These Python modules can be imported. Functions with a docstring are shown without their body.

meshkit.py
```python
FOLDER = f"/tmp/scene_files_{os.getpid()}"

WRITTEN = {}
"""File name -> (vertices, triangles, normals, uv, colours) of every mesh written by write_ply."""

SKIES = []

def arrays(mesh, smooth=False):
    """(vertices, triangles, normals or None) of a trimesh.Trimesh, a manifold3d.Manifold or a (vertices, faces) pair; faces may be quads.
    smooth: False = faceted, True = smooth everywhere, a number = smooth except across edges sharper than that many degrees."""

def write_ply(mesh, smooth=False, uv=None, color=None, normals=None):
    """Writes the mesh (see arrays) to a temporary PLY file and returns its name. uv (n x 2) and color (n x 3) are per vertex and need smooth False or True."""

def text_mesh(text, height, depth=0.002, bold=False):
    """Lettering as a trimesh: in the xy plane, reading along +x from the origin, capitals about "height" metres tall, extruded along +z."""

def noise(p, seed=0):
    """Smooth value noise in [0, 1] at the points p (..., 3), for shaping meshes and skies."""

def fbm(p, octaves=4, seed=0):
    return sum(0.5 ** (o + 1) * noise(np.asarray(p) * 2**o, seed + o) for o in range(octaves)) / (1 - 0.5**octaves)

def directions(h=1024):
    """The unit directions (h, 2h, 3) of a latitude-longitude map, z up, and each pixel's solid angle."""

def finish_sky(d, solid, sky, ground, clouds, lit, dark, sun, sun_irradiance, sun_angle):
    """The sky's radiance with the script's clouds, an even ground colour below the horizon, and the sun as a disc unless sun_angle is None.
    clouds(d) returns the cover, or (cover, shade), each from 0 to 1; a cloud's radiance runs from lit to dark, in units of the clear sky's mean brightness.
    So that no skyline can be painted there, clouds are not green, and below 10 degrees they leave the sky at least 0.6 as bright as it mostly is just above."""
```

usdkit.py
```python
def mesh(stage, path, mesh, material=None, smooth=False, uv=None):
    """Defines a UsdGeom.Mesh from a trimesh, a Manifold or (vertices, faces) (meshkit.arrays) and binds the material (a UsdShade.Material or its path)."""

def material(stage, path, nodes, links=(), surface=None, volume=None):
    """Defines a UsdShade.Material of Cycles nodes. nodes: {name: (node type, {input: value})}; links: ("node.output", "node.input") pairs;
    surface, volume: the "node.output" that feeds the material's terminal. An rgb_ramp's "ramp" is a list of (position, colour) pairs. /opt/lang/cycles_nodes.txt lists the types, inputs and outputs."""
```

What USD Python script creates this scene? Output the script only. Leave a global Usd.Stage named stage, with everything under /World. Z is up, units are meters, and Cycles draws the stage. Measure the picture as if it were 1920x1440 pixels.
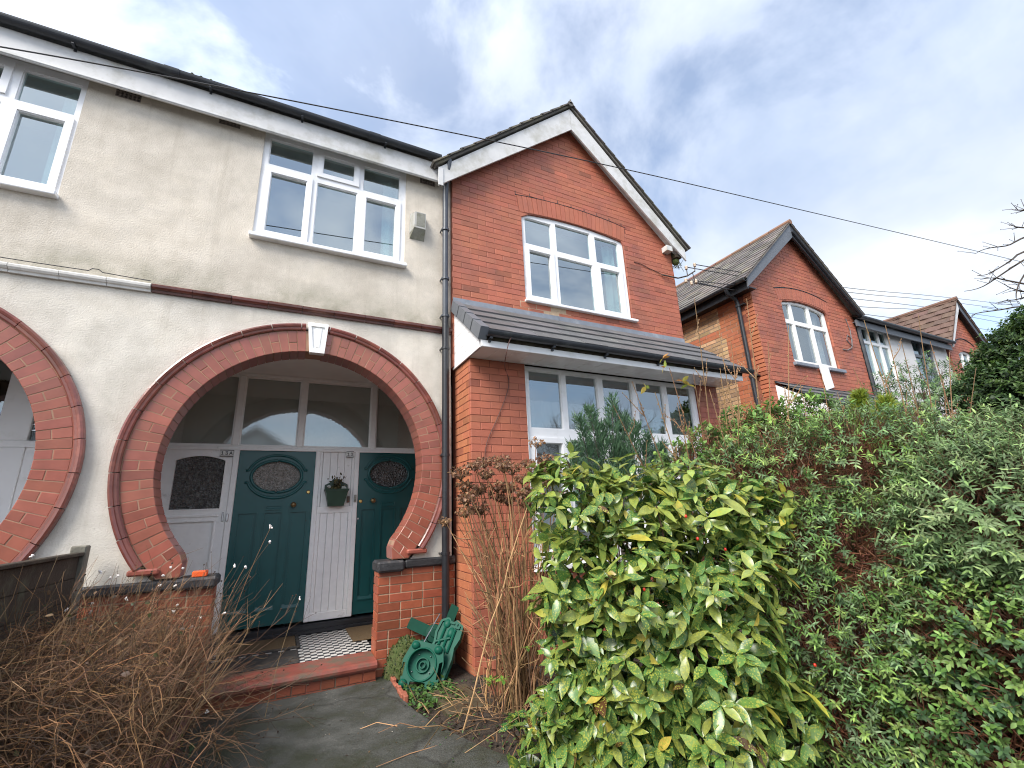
import math, random
import numpy as np, trimesh
import shapely.geometry as sg
from shapely.ops import unary_union
import usdkit, meshkit
from pxr import Usd, UsdGeom, UsdLux, UsdShade, Sdf, Gf, Vt

stage = Usd.Stage.CreateInMemory()
UsdGeom.SetStageUpAxis(stage, 'Z')
UsdGeom.SetStageMetersPerUnit(stage, 1.0)
UsdGeom.Xform.Define(stage, '/World')
UsdGeom.Scope.Define(stage, '/World/Looks')
PI = math.pi

# ------------------------------------------------------------------ camera
CAM = np.array([0.0, -4.65, 1.40])
RIGHT = np.array([0.894055, -0.446102, -0.04073])
UP = np.array([-0.086735, -0.261596, 0.961272])
FWD = np.array([0.439481, 0.855897, 0.272574])
FPX = 839.84                                    # focal length in pixels of a 1920 wide picture
cam = UsdGeom.Camera.Define(stage, '/World/camera')
cam.CreateProjectionAttr('perspective')
cam.CreateHorizontalApertureAttr(36.0)
cam.CreateVerticalApertureAttr(27.0)
cam.CreateFocalLengthAttr(36.0 * FPX / 1920)
cam.CreateClippingRangeAttr(Gf.Vec2f(0.05, 5000))
EXPOSURE = 1.78
cam.CreateExposureAttr(EXPOSURE)
cam.AddTransformOp().Set(Gf.Matrix4d(*RIGHT, 0, *UP, 0, *(-FWD), 0, *CAM, 1))

# ------------------------------------------------------------------ sky and sun
SUN_AZ, SUN_EL = math.radians(-120), math.radians(45)      # clockwise from +y: bright cloud on the left
SUN = np.array([math.sin(SUN_AZ) * math.cos(SUN_EL), math.cos(SUN_AZ) * math.cos(SUN_EL), math.sin(SUN_EL)])
SKY = 0.079
sun = UsdLux.DistantLight.Define(stage, '/World/sun')
sun.CreateIntensityAttr(0.40)
sun.CreateAngleAttr(28.0)
sun.CreateNormalizeAttr(True)
sun.CreateColorAttr(Gf.Vec3f(1.0, 0.955, 0.89))
_z = SUN; _x = np.cross([0, 0, 1], _z); _x /= np.linalg.norm(_x); _y = np.cross(_z, _x)
sun.AddTransformOp().Set(Gf.Matrix4d(*_x, 0, *_y, 0, *_z, 0, 0, 0, 50, 1))
skymat = usdkit.material(stage, '/World/Looks/sky', {
    'tc': ('texture_coordinate', {}),
    'sep': ('separate_xyz', {}),
    'zc': ('math', {'math_type': 'maximum', 'value2': 0.0}),
    'zp': ('math', {'math_type': 'add', 'value2': 0.35}),
    'dx': ('math', {'math_type': 'divide'}),
    'dy': ('math', {'math_type': 'divide'}),
    'cb': ('combine_xyz', {'z': 3.7}),
    'n1': ('noise_texture', {'scale': 2.3, 'detail': 9.0, 'roughness': 0.56, 'distortion': 0.35}),
    'cover': ('rgb_ramp', {'ramp': [(0.0, (0.10,) * 3), (0.42, (0.28,) * 3), (0.53, (0.76,) * 3), (0.65, (1.0,) * 3), (1.0, (1.0,) * 3)]}),
    'off': ('mapping', {'location': (3.1, 7.7, 0.0)}),
    'n2': ('noise_texture', {'scale': 1.5, 'detail': 6.0, 'roughness': 0.5}),
    'shade': ('rgb_ramp', {'ramp': [(0.0, (2.7, 3.2, 4.0)), (0.40, (3.2, 3.65, 4.5)), (0.53, (4.1, 4.4, 5.0)), (0.64, (5.2, 5.35, 5.6)), (1.0, (5.8, 5.8, 5.8))]}),
    'glow': ('rgb_ramp', {'ramp': [(0.0, (0.70, 0.72, 0.75)), (0.40, (0.80, 0.82, 0.84)), (0.58, (0.98, 0.99, 1.0)), (0.665, (1.45, 1.44, 1.42)), (0.78, (1.35, 1.33, 1.29)), (1.0, (1.7, 1.64, 1.55))]}),
    'dm': ('math', {'math_type': 'multiply_add', 'value2': 0.5, 'value3': 0.5}),
    'cl': ('mix', {'mix_type': 'multiply', 'fac': 1.0}),
    'sky': ('sky_texture', {'sky_type': 'single_scattering', 'sun_disc': False, 'sun_elevation': SUN_EL, 'sun_rotation': SUN_AZ % (2 * PI), 'air_density': 1.0, 'aerosol_density': 1.2, 'altitude': 60.0}),
    'vm': ('vector_math', {'math_type': 'dot_product', 'vector2': tuple(SUN)}),
    'mx': ('mix', {'mix_type': 'mix'}),
    'bg': ('background_shader', {'strength': SKY}),
}, [('tc.generated', 'sep.vector'), ('sep.z', 'zc.value1'), ('zc.value', 'zp.value1'), ('sep.x', 'dx.value1'), ('zp.value', 'dx.value2'),
    ('sep.y', 'dy.value1'), ('zp.value', 'dy.value2'), ('dx.value', 'cb.x'), ('dy.value', 'cb.y'), ('cb.vector', 'n1.vector'),
    ('n1.fac', 'cover.fac'), ('cb.vector', 'off.vector'), ('off.vector', 'n2.vector'), ('n2.fac', 'shade.fac'),
    ('tc.generated', 'vm.vector1'), ('vm.value', 'dm.value1'), ('dm.value', 'glow.fac'), ('shade.color', 'cl.color1'), ('glow.color', 'cl.color2'),
    ('sky.color', 'mx.color1'), ('cl.color', 'mx.color2'), ('cover.color', 'mx.fac'), ('mx.color', 'bg.color')], surface='bg.background')
dome = UsdLux.DomeLight.Define(stage, '/World/sky')
UsdShade.MaterialBindingAPI.Apply(dome.GetPrim()).Bind(skymat)
dome.GetPrim().SetCustomDataByKey('kind', 'structure')
dome.GetPrim().SetCustomDataByKey('label', 'pale blue winter sky with broken white and grey cloud')
dome.GetPrim().SetCustomDataByKey('category', 'sky')


def at(px, py, Y):                              # the point of the plane y = Y that shows at a pixel of the 1920 x 1440 photograph
    d = RIGHT * (px - 960) / FPX - UP * (py - 720) / FPX + FWD
    return CAM + d * (Y - CAM[1]) / d[1]


def fw(px, py, t):                              # the point t metres ahead that shows at a pixel
    return CAM + (RIGHT * (px - 960) / FPX - UP * (py - 720) / FPX + FWD) * t


# ------------------------------------------------------------------ mesh helpers
class MB:
    def __init__(s):
        s.v, s.f, s.t, s.n = [], [], [], 0

    def add(s, v, f, tone=None):
        v = np.asarray(v, float); f = np.asarray(f, int)
        if f.shape[1] == 4:
            f = np.vstack([f[:, [0, 1, 2]], f[:, [0, 2, 3]]])
        s.v.append(v); s.f.append(f + s.n); s.n += len(v)
        tone = np.asarray((1.0, 1.0, 1.0) if tone is None else tone, float)
        s.t.append(np.broadcast_to(tone, (len(v), 3)))
        return s

    def mesh(s, m, tone=None):
        return s.add(m.vertices, m.faces, tone)

    def join(s, o):
        if o.n:
            s.add(np.vstack(o.v), np.vstack(o.f)); s.t[-1] = np.vstack(o.t)
        return s

    def arrays(s):
        return np.vstack(s.v), np.vstack(s.f), np.vstack(s.t)

    def box(s, x0, x1, y0, y1, z0, z1, c=0.0, tone=None):
        if c <= 0:
            v = [(x, y, z) for x in (x0, x1) for y in (y0, y1) for z in (z0, z1)]
            f = [(0, 1, 3, 2), (4, 6, 7, 5), (0, 4, 5, 1), (2, 3, 7, 6), (0, 2, 6, 4), (1, 5, 7, 3)]
            return s.add(v, f, tone)
        c = min(c, (x1 - x0) * .45, (y1 - y0) * .45, (z1 - z0) * .45)
        lo, hi = np.array([x0, y0, z0]), np.array([x1, y1, z1])
        v = np.where(CB_S > 0, hi, lo) - CB_I * CB_S * c
        return s.add(v, CB_F, tone)

    def tube(s, pts, r, n=6, tone=None, cap=True):
        pts = np.asarray(pts, float); m = len(pts)
        r = np.broadcast_to(np.asarray(r, float), (m,))
        d = np.gradient(pts, axis=0); d /= np.linalg.norm(d, axis=1, keepdims=True) + 1e-12
        ref = np.array([0, 0, 1.0]) if abs(d[0][2]) < .9 else np.array([1.0, 0, 0])
        a = np.cross(d, ref); a /= np.linalg.norm(a, axis=1, keepdims=True) + 1e-12
        b = np.cross(d, a)
        th = np.arange(n) * 2 * PI / n
        v = (pts[:, None] + r[:, None, None] * (np.cos(th)[None, :, None] * a[:, None] + np.sin(th)[None, :, None] * b[:, None])).reshape(-1, 3)
        f = []
        for i in range(m - 1):
            for k in range(n):
                k2 = (k + 1) % n
                f.append((i * n + k, i * n + k2, (i + 1) * n + k2, (i + 1) * n + k))
        f = np.array(f); f = np.vstack([f[:, [0, 2, 1]], f[:, [0, 3, 2]]])
        if cap and n > 2:
            e = [(0, k, k + 1) for k in range(1, n - 1)] + [((m - 1) * n, (m - 1) * n + k + 1, (m - 1) * n + k) for k in range(1, n - 1)]
            f = np.vstack([f, e])
        return s.add(v, f, tone)

    def lathe(s, prof, centre, axis=(0, 0, 1), n=24, tone=None):
        axis = np.asarray(axis, float) / np.linalg.norm(axis)
        ref = np.array([1.0, 0, 0]) if abs(axis[0]) < .9 else np.array([0, 1.0, 0])
        a = np.cross(axis, ref); a /= np.linalg.norm(a); b = np.cross(axis, a)
        th = np.arange(n) * 2 * PI / n
        ring = np.cos(th)[:, None] * a + np.sin(th)[:, None] * b
        v = np.vstack([np.asarray(centre) + r * ring + h * axis for r, h in prof])
        f = []
        for i in range(len(prof) - 1):
            for k in range(n):
                k2 = (k + 1) % n
                f.append((i * n + k, i * n + k2, (i + 1) * n + k2, (i + 1) * n + k))
        return s.add(v, f, tone)

    def ext(s, poly, y0, y1, tone=None):        # a shapely polygon in (x, z), from depth y0 to y1
        for g in getattr(poly, 'geoms', [poly]):
            if g.is_empty or g.area < 1e-7:
                continue
            m = trimesh.creation.extrude_polygon(g, y1 - y0, engine='earcut')
            v = m.vertices
            s.add(np.stack([v[:, 0], y1 - v[:, 2], v[:, 1]], 1), m.faces, tone)
        return s

    def blob(s, c, r, sub=1, squash=(1, 1, 1), tone=None):
        m = trimesh.creation.icosphere(sub, r)
        return s.add(m.vertices * np.array(squash) + np.asarray(c), m.faces, tone)


_h = []
for _a in range(3):
    for _s in [(i, j, k) for i in (-1, 1) for j in (-1, 1) for k in (-1, 1)]:
        e = [1, 1, 1]; e[_a] = 0
        _h.append((_s, e))
CB_S = np.array([a for a, b in _h], float); CB_I = np.array([b for a, b in _h], float)
_hull = trimesh.convex.convex_hull(CB_S * (1 - .2 * CB_I))
_tree = [int(np.argmin(np.linalg.norm(CB_S * (1 - .2 * CB_I) - p, axis=1))) for p in _hull.vertices]
CB_F = np.array(_tree)[_hull.faces]


class Frame:
    def __init__(s, o, u, v):
        s.o, s.u, s.v = np.asarray(o, float), np.asarray(u, float), np.asarray(v, float)
        s.w = np.cross(s.u, s.v)

    def __call__(s, p):
        p = np.asarray(p, float)
        return s.o + p[:, :1] * s.u + p[:, 1:2] * s.v + p[:, 2:3] * s.w


def slab(poly, w0, w1, c=0.003):                # a convex polygon (n x 2, counter-clockwise) with chamfered front edges, as (vertices, faces)
    p = np.asarray(poly, float); n = len(p); m = p.mean(0)
    d = m - p; L = np.linalg.norm(d, axis=1, keepdims=True)
    q = p + d / L * np.minimum(c * 1.6, L * .3)
    v = np.vstack([np.c_[p, np.full(n, w0)], np.c_[p, np.full(n, w1 - c)], np.c_[q, np.full(n, w1)]])
    f = []
    for a in (0, n):
        for i in range(n):
            j = (i + 1) % n
            f += [(a + i, a + j, a + n + j), (a + i, a + n + j, a + n + i)]
    f += [(2 * n, 2 * n + i, 2 * n + i + 1) for i in range(1, n - 1)]
    return v, np.array(f)


def ccw(p):
    p = np.asarray(p, float)
    a = np.sum(p[:, 0] * np.roll(p[:, 1], -1) - np.roll(p[:, 0], -1) * p[:, 1])
    return p if a > 0 else p[::-1]


COUNT = {}


def free(path):
    k = COUNT.get(path, 0); COUNT[path] = k + 1
    return path if k == 0 else f'{path}_{k:03d}'


def tag(prim, label=None, cat=None, group=None, kind=None):
    for k, t in (('label', label), ('category', cat), ('group', group), ('kind', kind)):
        if t:
            prim.SetCustomDataByKey(k, t)
    return prim


LOC = {}


def thing(name, label, cat, loc=(0, 0, 0), group=None, kind=None):
    path = free('/World/' + name)
    x = UsdGeom.Xform.Define(stage, path)
    x.AddTranslateOp().Set(Gf.Vec3d(*map(float, loc)))
    LOC[path] = np.asarray(loc, float)
    tag(x.GetPrim(), label, cat, group, kind)
    return path


def obj(name, mb, material, parent=None, label=None, cat=None, group=None, kind=None, smooth=False):
    if isinstance(mb, MB):
        v, f, t = mb.arrays()
    else:
        v, f = mb[0], mb[1]; t = mb[2] if len(mb) > 2 else None
    path = free((parent or '/World') + '/' + name)
    base = parent
    while base and base not in LOC:
        base = base.rsplit('/', 1)[0]
    if base:
        v = v - LOC[base]
    if smooth not in (False, True):
        m = trimesh.graph.smooth_shade(trimesh.Trimesh(v, f, process=True), angle=math.radians(smooth), facet_minarea=None)
        v, f, t = np.array(m.vertices), np.array(m.faces), None if t is None else np.broadcast_to(t[:1], (len(m.vertices), 3))
        smooth = True
    g = usdkit.mesh(stage, path, (v, f), material, smooth=smooth)
    if t is not None and material.GetPath().pathString in TONED:
        UsdGeom.PrimvarsAPI(g).CreatePrimvar('tone', Sdf.ValueTypeNames.Color3fArray, 'vertex').Set(Vt.Vec3fArray.FromNumpy(np.asarray(t, np.float32)))
    g.CreateDoubleSidedAttr(True)
    tag(g.GetPrim(), label, cat, group, kind)
    return path


# ------------------------------------------------------------------ materials
TONED = set()
M = {}


def mat(name, base, rough=0.7, var=0.12, scale=6.0, bump=0.0, bscale=80.0, tone=False, spec=0.5, metal=0.0, coat=0.0, second=None, sfac=(0.5, 0.65), sscale=1.5, bdist=0.01, detail=5.0):
    base = np.array(base, float)
    nodes = {'geo': ('geometry', {}), 'n': ('noise_texture', {'scale': scale, 'detail': detail, 'roughness': 0.6}),
             'r': ('rgb_ramp', {'ramp': [(0.25, tuple(base * (1 - var))), (0.75, tuple(base * (1 + var)))]}),
             'p': ('principled_bsdf', {'roughness': rough, 'specular_ior_level': spec, 'metallic': metal, 'coat_weight': coat, 'coat_roughness': 0.12})}
    links = [('geo.position', 'n.vector'), ('n.fac', 'r.fac')]
    out = 'r.color'
    if second is not None:
        nodes['n3'] = ('noise_texture', {'scale': sscale, 'detail': 7.0, 'roughness': 0.65})
        nodes['r3'] = ('rgb_ramp', {'ramp': [(sfac[0], (0, 0, 0)), (sfac[1], (1, 1, 1))]})
        nodes['m3'] = ('mix', {'mix_type': 'mix', 'color2': tuple(second)})
        links += [('geo.position', 'n3.vector'), ('n3.fac', 'r3.fac'), ('r3.color', 'm3.fac'), (out, 'm3.color1')]
        out = 'm3.color'
    if tone:
        nodes['at'] = ('attribute', {'attribute': 'tone'})
        nodes['m'] = ('mix', {'mix_type': 'multiply', 'fac': 1.0})
        links += [(out, 'm.color1'), ('at.color', 'm.color2')]
        out = 'm.color'
        TONED.add('/World/Looks/' + name)
    links.append((out, 'p.base_color'))
    if bump:
        nodes['nb'] = ('noise_texture', {'scale': bscale, 'detail': 4.0, 'roughness': 0.6})
        nodes['b'] = ('bump', {'strength': bump, 'distance': bdist})
        links += [('geo.position', 'nb.vector'), ('nb.fac', 'b.height'), ('b.normal', 'p.normal')]
    M[name] = usdkit.material(stage, '/World/Looks/' + name, nodes, links, surface='p.BSDF')
    return M[name]


mat('painted_brick', (0.385, 0.118, 0.065), 0.6, 0.12, 5, 0.25, 120, tone=True, second=(0.27, 0.092, 0.062), sfac=(0.5, 0.7), sscale=1.2)
mat('painted_joint', (0.225, 0.070, 0.042), 0.8, 0.25, 12)
mat('pale_joint', (0.45, 0.33, 0.22), 0.9, 0.2, 30)
mat('glazed_brick', (0.285, 0.090, 0.060), 0.24, 0.16, 9, 0.08, 60, tone=True, spec=0.5)
mat('glazed_moulding', (0.165, 0.050, 0.036), 0.22, 0.25, 7, 0.05, 40, tone=True, spec=0.6, second=(0.27, 0.085, 0.058), sfac=(0.52, 0.68), sscale=5)
mat('white_moulding', (0.62, 0.60, 0.56), 0.5, 0.12, 14, 0.1, 60, second=(0.36, 0.35, 0.31), sfac=(0.55, 0.75), sscale=7)
mat('wall_brick', (0.27, 0.072, 0.035), 0.45, 0.15, 12, 0.15, 80, tone=True)
mat('arch_joint', (0.30, 0.175, 0.115), 0.9, 0.35, 5)
mat('buff_brick', (0.46, 0.30, 0.16), 0.85, 0.18, 14, 0.3, 90, tone=True)
mat('buff_joint', (0.26, 0.20, 0.15), 0.9, 0.2, 20)
mat('orange_brick', (0.40, 0.135, 0.062), 0.75, 0.12, 6, 0.2, 90, tone=True)
mat('white_paint', (0.76, 0.755, 0.74), 0.4, 0.04, 8, second=(0.60, 0.58, 0.53), sfac=(0.60, 0.80), sscale=3.5)
mat('weathered_board', (0.60, 0.595, 0.585), 0.5, 0.10, 6, second=(0.33, 0.315, 0.25), sfac=(0.50, 0.80), sscale=3.4)
mat('upvc', (0.82, 0.82, 0.825), 0.30, 0.03, 4, second=(0.66, 0.655, 0.63), sfac=(0.54, 0.78), sscale=5)
mat('white_wood', (0.86, 0.85, 0.825), 0.45, 0.05, 18, 0.1, 50, second=(0.52, 0.50, 0.45), sfac=(0.62, 0.8), sscale=9)
mat('porch_plaster', (0.82, 0.81, 0.78), 0.8, 0.06, 4)
mat('teal_paint', (0.009, 0.082, 0.082), 0.30, 0.10, 5, 0.04, 30)
mat('black_paint', (0.016, 0.017, 0.02), 0.35, 0.3, 10, 0.1, 60)
mat('coping_paint', (0.028, 0.028, 0.03), 0.5, 0.5, 18, 0.6, 35, second=(0.14, 0.12, 0.10), sfac=(0.60, 0.8), sscale=9)
mat('gutter_black', (0.022, 0.024, 0.028), 0.35, 0.2, 8, second=(0.07, 0.075, 0.07), sfac=(0.55, 0.75), sscale=4)
mat('pipe_grey', (0.055, 0.062, 0.075), 0.4, 0.15, 6, second=(0.09, 0.095, 0.10), sfac=(0.55, 0.8), sscale=5)
mat('lead', (0.19, 0.21, 0.245), 0.55, 0.18, 6, 0.25, 18, second=(0.30, 0.31, 0.33), sfac=(0.55, 0.75), sscale=4)
mat('grey_tile', (0.105, 0.102, 0.104), 0.55, 0.14, 6, 0.12, 60, tone=True, second=(0.165, 0.158, 0.14), sfac=(0.55, 0.75), sscale=3)
mat('verge_cap', (0.12, 0.13, 0.145), 0.5, 0.08, 5)
mat('old_tile', (0.10, 0.09, 0.078), 0.85, 0.35, 9, 0.4, 60, tone=True, second=(0.16, 0.14, 0.09), sfac=(0.5, 0.7), sscale=4)
mat('slate', (0.125, 0.108, 0.098), 0.7, 0.3, 8, 0.3, 60, tone=True, second=(0.17, 0.155, 0.105), sfac=(0.52, 0.7), sscale=3)
mat('pantile', (0.155, 0.085, 0.058), 0.75, 0.25, 7, 0.2, 60, tone=True)
mat('terracotta', (0.30, 0.095, 0.055), 0.75, 0.15, 16, 0.2, 80)
mat('step_paint', (0.24, 0.065, 0.045), 0.5, 0.25, 9, 0.3, 40, second=(0.13, 0.095, 0.065), sfac=(0.44, 0.60), sscale=6)
mat('edging_terracotta', (0.21, 0.10, 0.082), 0.8, 0.2, 20, 0.4, 60)
mat('white_tile', (0.62, 0.60, 0.56), 0.3, 0.12, 20)
mat('black_tile', (0.02, 0.02, 0.022), 0.3, 0.3, 20)
mat('coir', (0.145, 0.095, 0.045), 0.95, 0.3, 60, 1.0, 300)
mat('rubber', (0.035, 0.032, 0.03), 0.8, 0.4, 20, 0.6, 120, second=(0.10, 0.085, 0.065), sfac=(0.5, 0.7), sscale=8)
mat('timber', (0.032, 0.023, 0.014), 0.75, 0.5, 9, 0.6, 50, second=(0.075, 0.075, 0.045), sfac=(0.52, 0.72), sscale=5)
mat('post_timber', (0.15, 0.14, 0.11), 0.9, 0.3, 14, 0.5, 60)
mat('soil', (0.038, 0.027, 0.019), 0.9, 0.5, 14, 1.0, 40, bdist=0.03, second=(0.07, 0.05, 0.033), sfac=(0.5, 0.62), sscale=26)
mat('road', (0.05, 0.05, 0.052), 0.85, 0.2, 3, 0.3, 80)
mat('slab_stone', (0.07, 0.055, 0.03), 0.7, 0.3, 9, 0.3, 50)
mat('planter_green', (0.025, 0.055, 0.035), 0.4, 0.2, 14)
mat('reel_green', (0.007, 0.078, 0.050), 0.42, 0.12, 9, spec=0.12)
mat('reel_dark', (0.005, 0.045, 0.028), 0.5, 0.2, 9, spec=0.12)
mat('steel', (0.5, 0.5, 0.5), 0.3, 0.1, 9, metal=1.0)
mat('brass', (0.62, 0.43, 0.16), 0.25, 0.2, 30, metal=1.0)
mat('dull_brass', (0.22, 0.15, 0.07), 0.35, 0.3, 30, metal=0.8)
mat('cable', (0.03, 0.03, 0.032), 0.6, 0.2, 20)
mat('grey_cable', (0.16, 0.15, 0.15), 0.6, 0.2, 20)
mat('brown_cable', (0.10, 0.04, 0.03), 0.6, 0.2, 20)
mat('alarm_plastic', (0.36, 0.355, 0.33), 0.5, 0.1, 12, second=(0.26, 0.25, 0.19), sfac=(0.5, 0.68), sscale=9)
mat('alarm_dark', (0.20, 0.195, 0.16), 0.45, 0.25, 20, second=(0.15, 0.15, 0.10), sfac=(0.5, 0.7), sscale=14)
mat('air_brick', (0.20, 0.17, 0.15), 0.85, 0.3, 30, 0.3, 80)
mat('porcelain', (0.55, 0.43, 0.32), 0.3, 0.2, 30)
mat('orange_plastic', (0.80, 0.11, 0.02), 0.4, 0.05, 9)
mat('plate_white', (0.75, 0.74, 0.70), 0.3, 0.05, 9)
mat('ink', (0.01, 0.01, 0.012), 0.5, 0.1, 9)
mat('curtain', (0.72, 0.72, 0.70), 0.9, 0.05, 6)
mat('blind', (0.34, 0.42, 0.45), 0.9, 0.05, 2)
mat('room', (0.50, 0.50, 0.485), 0.9, 0.1, 2)
mat('dark_room', (0.05, 0.05, 0.05), 0.9, 0.1, 2)
mat('stem_tan', (0.20, 0.115, 0.055), 0.8, 0.3, 20, tone=True)
mat('stem_brown', (0.085, 0.048, 0.028), 0.85, 0.35, 25, tone=True)
mat('dead_flower', (0.13, 0.062, 0.035), 0.9, 0.4, 40, tone=True)
mat('bark', (0.07, 0.055, 0.045), 0.9, 0.3, 12, 0.5, 40)
mat('seed_white', (0.78, 0.74, 0.70), 0.9, 0.1, 40)
mat('berry', (0.5, 0.03, 0.015), 0.3, 0.1, 30)
mat('moss', (0.055, 0.075, 0.018), 0.95, 0.4, 30, 1.0, 90, second=(0.09, 0.075, 0.03), sfac=(0.5, 0.65), sscale=14)
mat('pantile_dark', (0.11, 0.066, 0.048), 0.75, 0.25, 7, 0.2, 60, tone=True)
mat('net_grey', (0.78, 0.78, 0.76), 0.9, 0.10, 3)
mat('grey_board', (0.115, 0.125, 0.14), 0.5, 0.1, 8)


def leafmat(name, rough=0.4, spot=None, trans=0.25, bump=0.0):
    nodes = {'geo': ('geometry', {}), 'at': ('attribute', {'attribute': 'tone'}), 'n': ('noise_texture', {'scale': 45.0, 'detail': 3.0}),
             'r': ('rgb_ramp', {'ramp': [(0.3, (0.8, 0.8, 0.8)), (0.7, (1.2, 1.2, 1.2))]}), 'm': ('mix', {'mix_type': 'multiply', 'fac': 1.0}),
             'p': ('principled_bsdf', {'roughness': rough, 'specular_ior_level': 0.5}), 't': ('translucent_bsdf', {}), 'x': ('mix_closure', {'fac': trans})}
    links = [('geo.position', 'n.vector'), ('n.fac', 'r.fac'), ('at.color', 'm.color1'), ('r.color', 'm.color2')]
    out = 'm.color'
    if spot:
        nodes['vo'] = ('voronoi_texture', {'scale': 105.0})
        nodes['nn'] = ('noise_texture', {'scale': 16.0, 'detail': 2.0})
        nodes['vs'] = ('math', {'math_type': 'multiply_add', 'value2': 0.85, 'value3': -0.06})
        nodes['lt'] = ('math', {'math_type': 'less_than'})
        nodes['sp'] = ('mix', {'mix_type': 'mix', 'color2': spot})
        nodes['half'] = ('math', {'math_type': 'multiply', 'value2': 0.75})
        links += [('geo.position', 'vo.vector'), ('geo.position', 'nn.vector'), ('nn.fac', 'vs.value1'), ('vo.distance', 'lt.value1'), ('vs.value', 'lt.value2'),
                  ('lt.value', 'half.value1'), ('half.value', 'sp.fac'), (out, 'sp.color1')]
        out = 'sp.color'
    links += [(out, 'p.base_color'), (out, 't.color'), ('p.BSDF', 'x.closure1'), ('t.BSDF', 'x.closure2')]
    M[name] = usdkit.material(stage, '/World/Looks/' + name, nodes, links, surface='x.closure')
    TONED.add('/World/Looks/' + name)


leafmat('laurel_leaf', 0.26, spot=(0.36, 0.37, 0.06), trans=0.22)
leafmat('small_leaf', 0.55, trans=0.30)


def glassmat(name, ior=1.75, tint=(0.75, 0.8, 0.8), rough=0.0, bump=0.0, bscale=60.0, kind='noise'):
    nodes = {'fr': ('fresnel', {'IOR': ior}), 't': ('transparent_bsdf', {'color': tint}), 'g': ('glossy_bsdf', {'color': (0.90, 0.98, 0.99), 'roughness': rough}), 'x': ('mix_closure', {}), 'gb': ('geometry', {}), 'inv': ('math', {'math_type': 'subtract', 'value1': 1.0}), 'mu': ('math', {'math_type': 'multiply'})}
    links = [('gb.backfacing', 'inv.value2'), ('inv.value', 'mu.value1'), ('fr.fac', 'mu.value2'), ('mu.value', 'x.fac'), ('t.BSDF', 'x.closure1'), ('g.BSDF', 'x.closure2')]
    if bump:
        nodes['geo'] = ('geometry', {})
        nodes['nb'] = ('noise_texture', {'scale': bscale, 'detail': 1.0})
        nodes['b'] = ('bump', {'strength': bump, 'distance': 0.02})
        links += [('geo.position', 'nb.vector'), ('nb.fac', 'b.height'), ('b.normal', 'g.normal')]
    M[name] = usdkit.material(stage, '/World/Looks/' + name, nodes, links, surface='x.closure')


glassmat('glass', 4.0, (0.66, 0.78, 0.78), 0.0, 0.03, 1.2)
glassmat('bay_glass', 3.6, (0.70, 0.72, 0.72), 0.0, 0.02, 1.5)
glassmat('fan_glass', 2.6, (0.80, 0.81, 0.79), 0.0, 0.006, 60)


def obscured(name, dark, light, scale):
    M[name] = usdkit.material(stage, '/World/Looks/' + name, {
        'geo': ('geometry', {}), 'v': ('voronoi_texture', {'scale': scale}), 'n': ('noise_texture', {'scale': scale * .8, 'detail': 2.0}),
        'r': ('rgb_ramp', {'ramp': [(0.30, dark), (0.72, light)]}), 'p': ('principled_bsdf', {'roughness': 0.12, 'specular_ior_level': 0.8}), 'b': ('bump', {'strength': 0.9, 'distance': 0.02})},
        [('geo.position', 'v.vector'), ('geo.position', 'n.vector'), ('n.fac', 'r.fac'), ('r.color', 'p.base_color'), ('v.distance', 'b.height'), ('b.normal', 'p.normal')], surface='p.BSDF')


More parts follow.
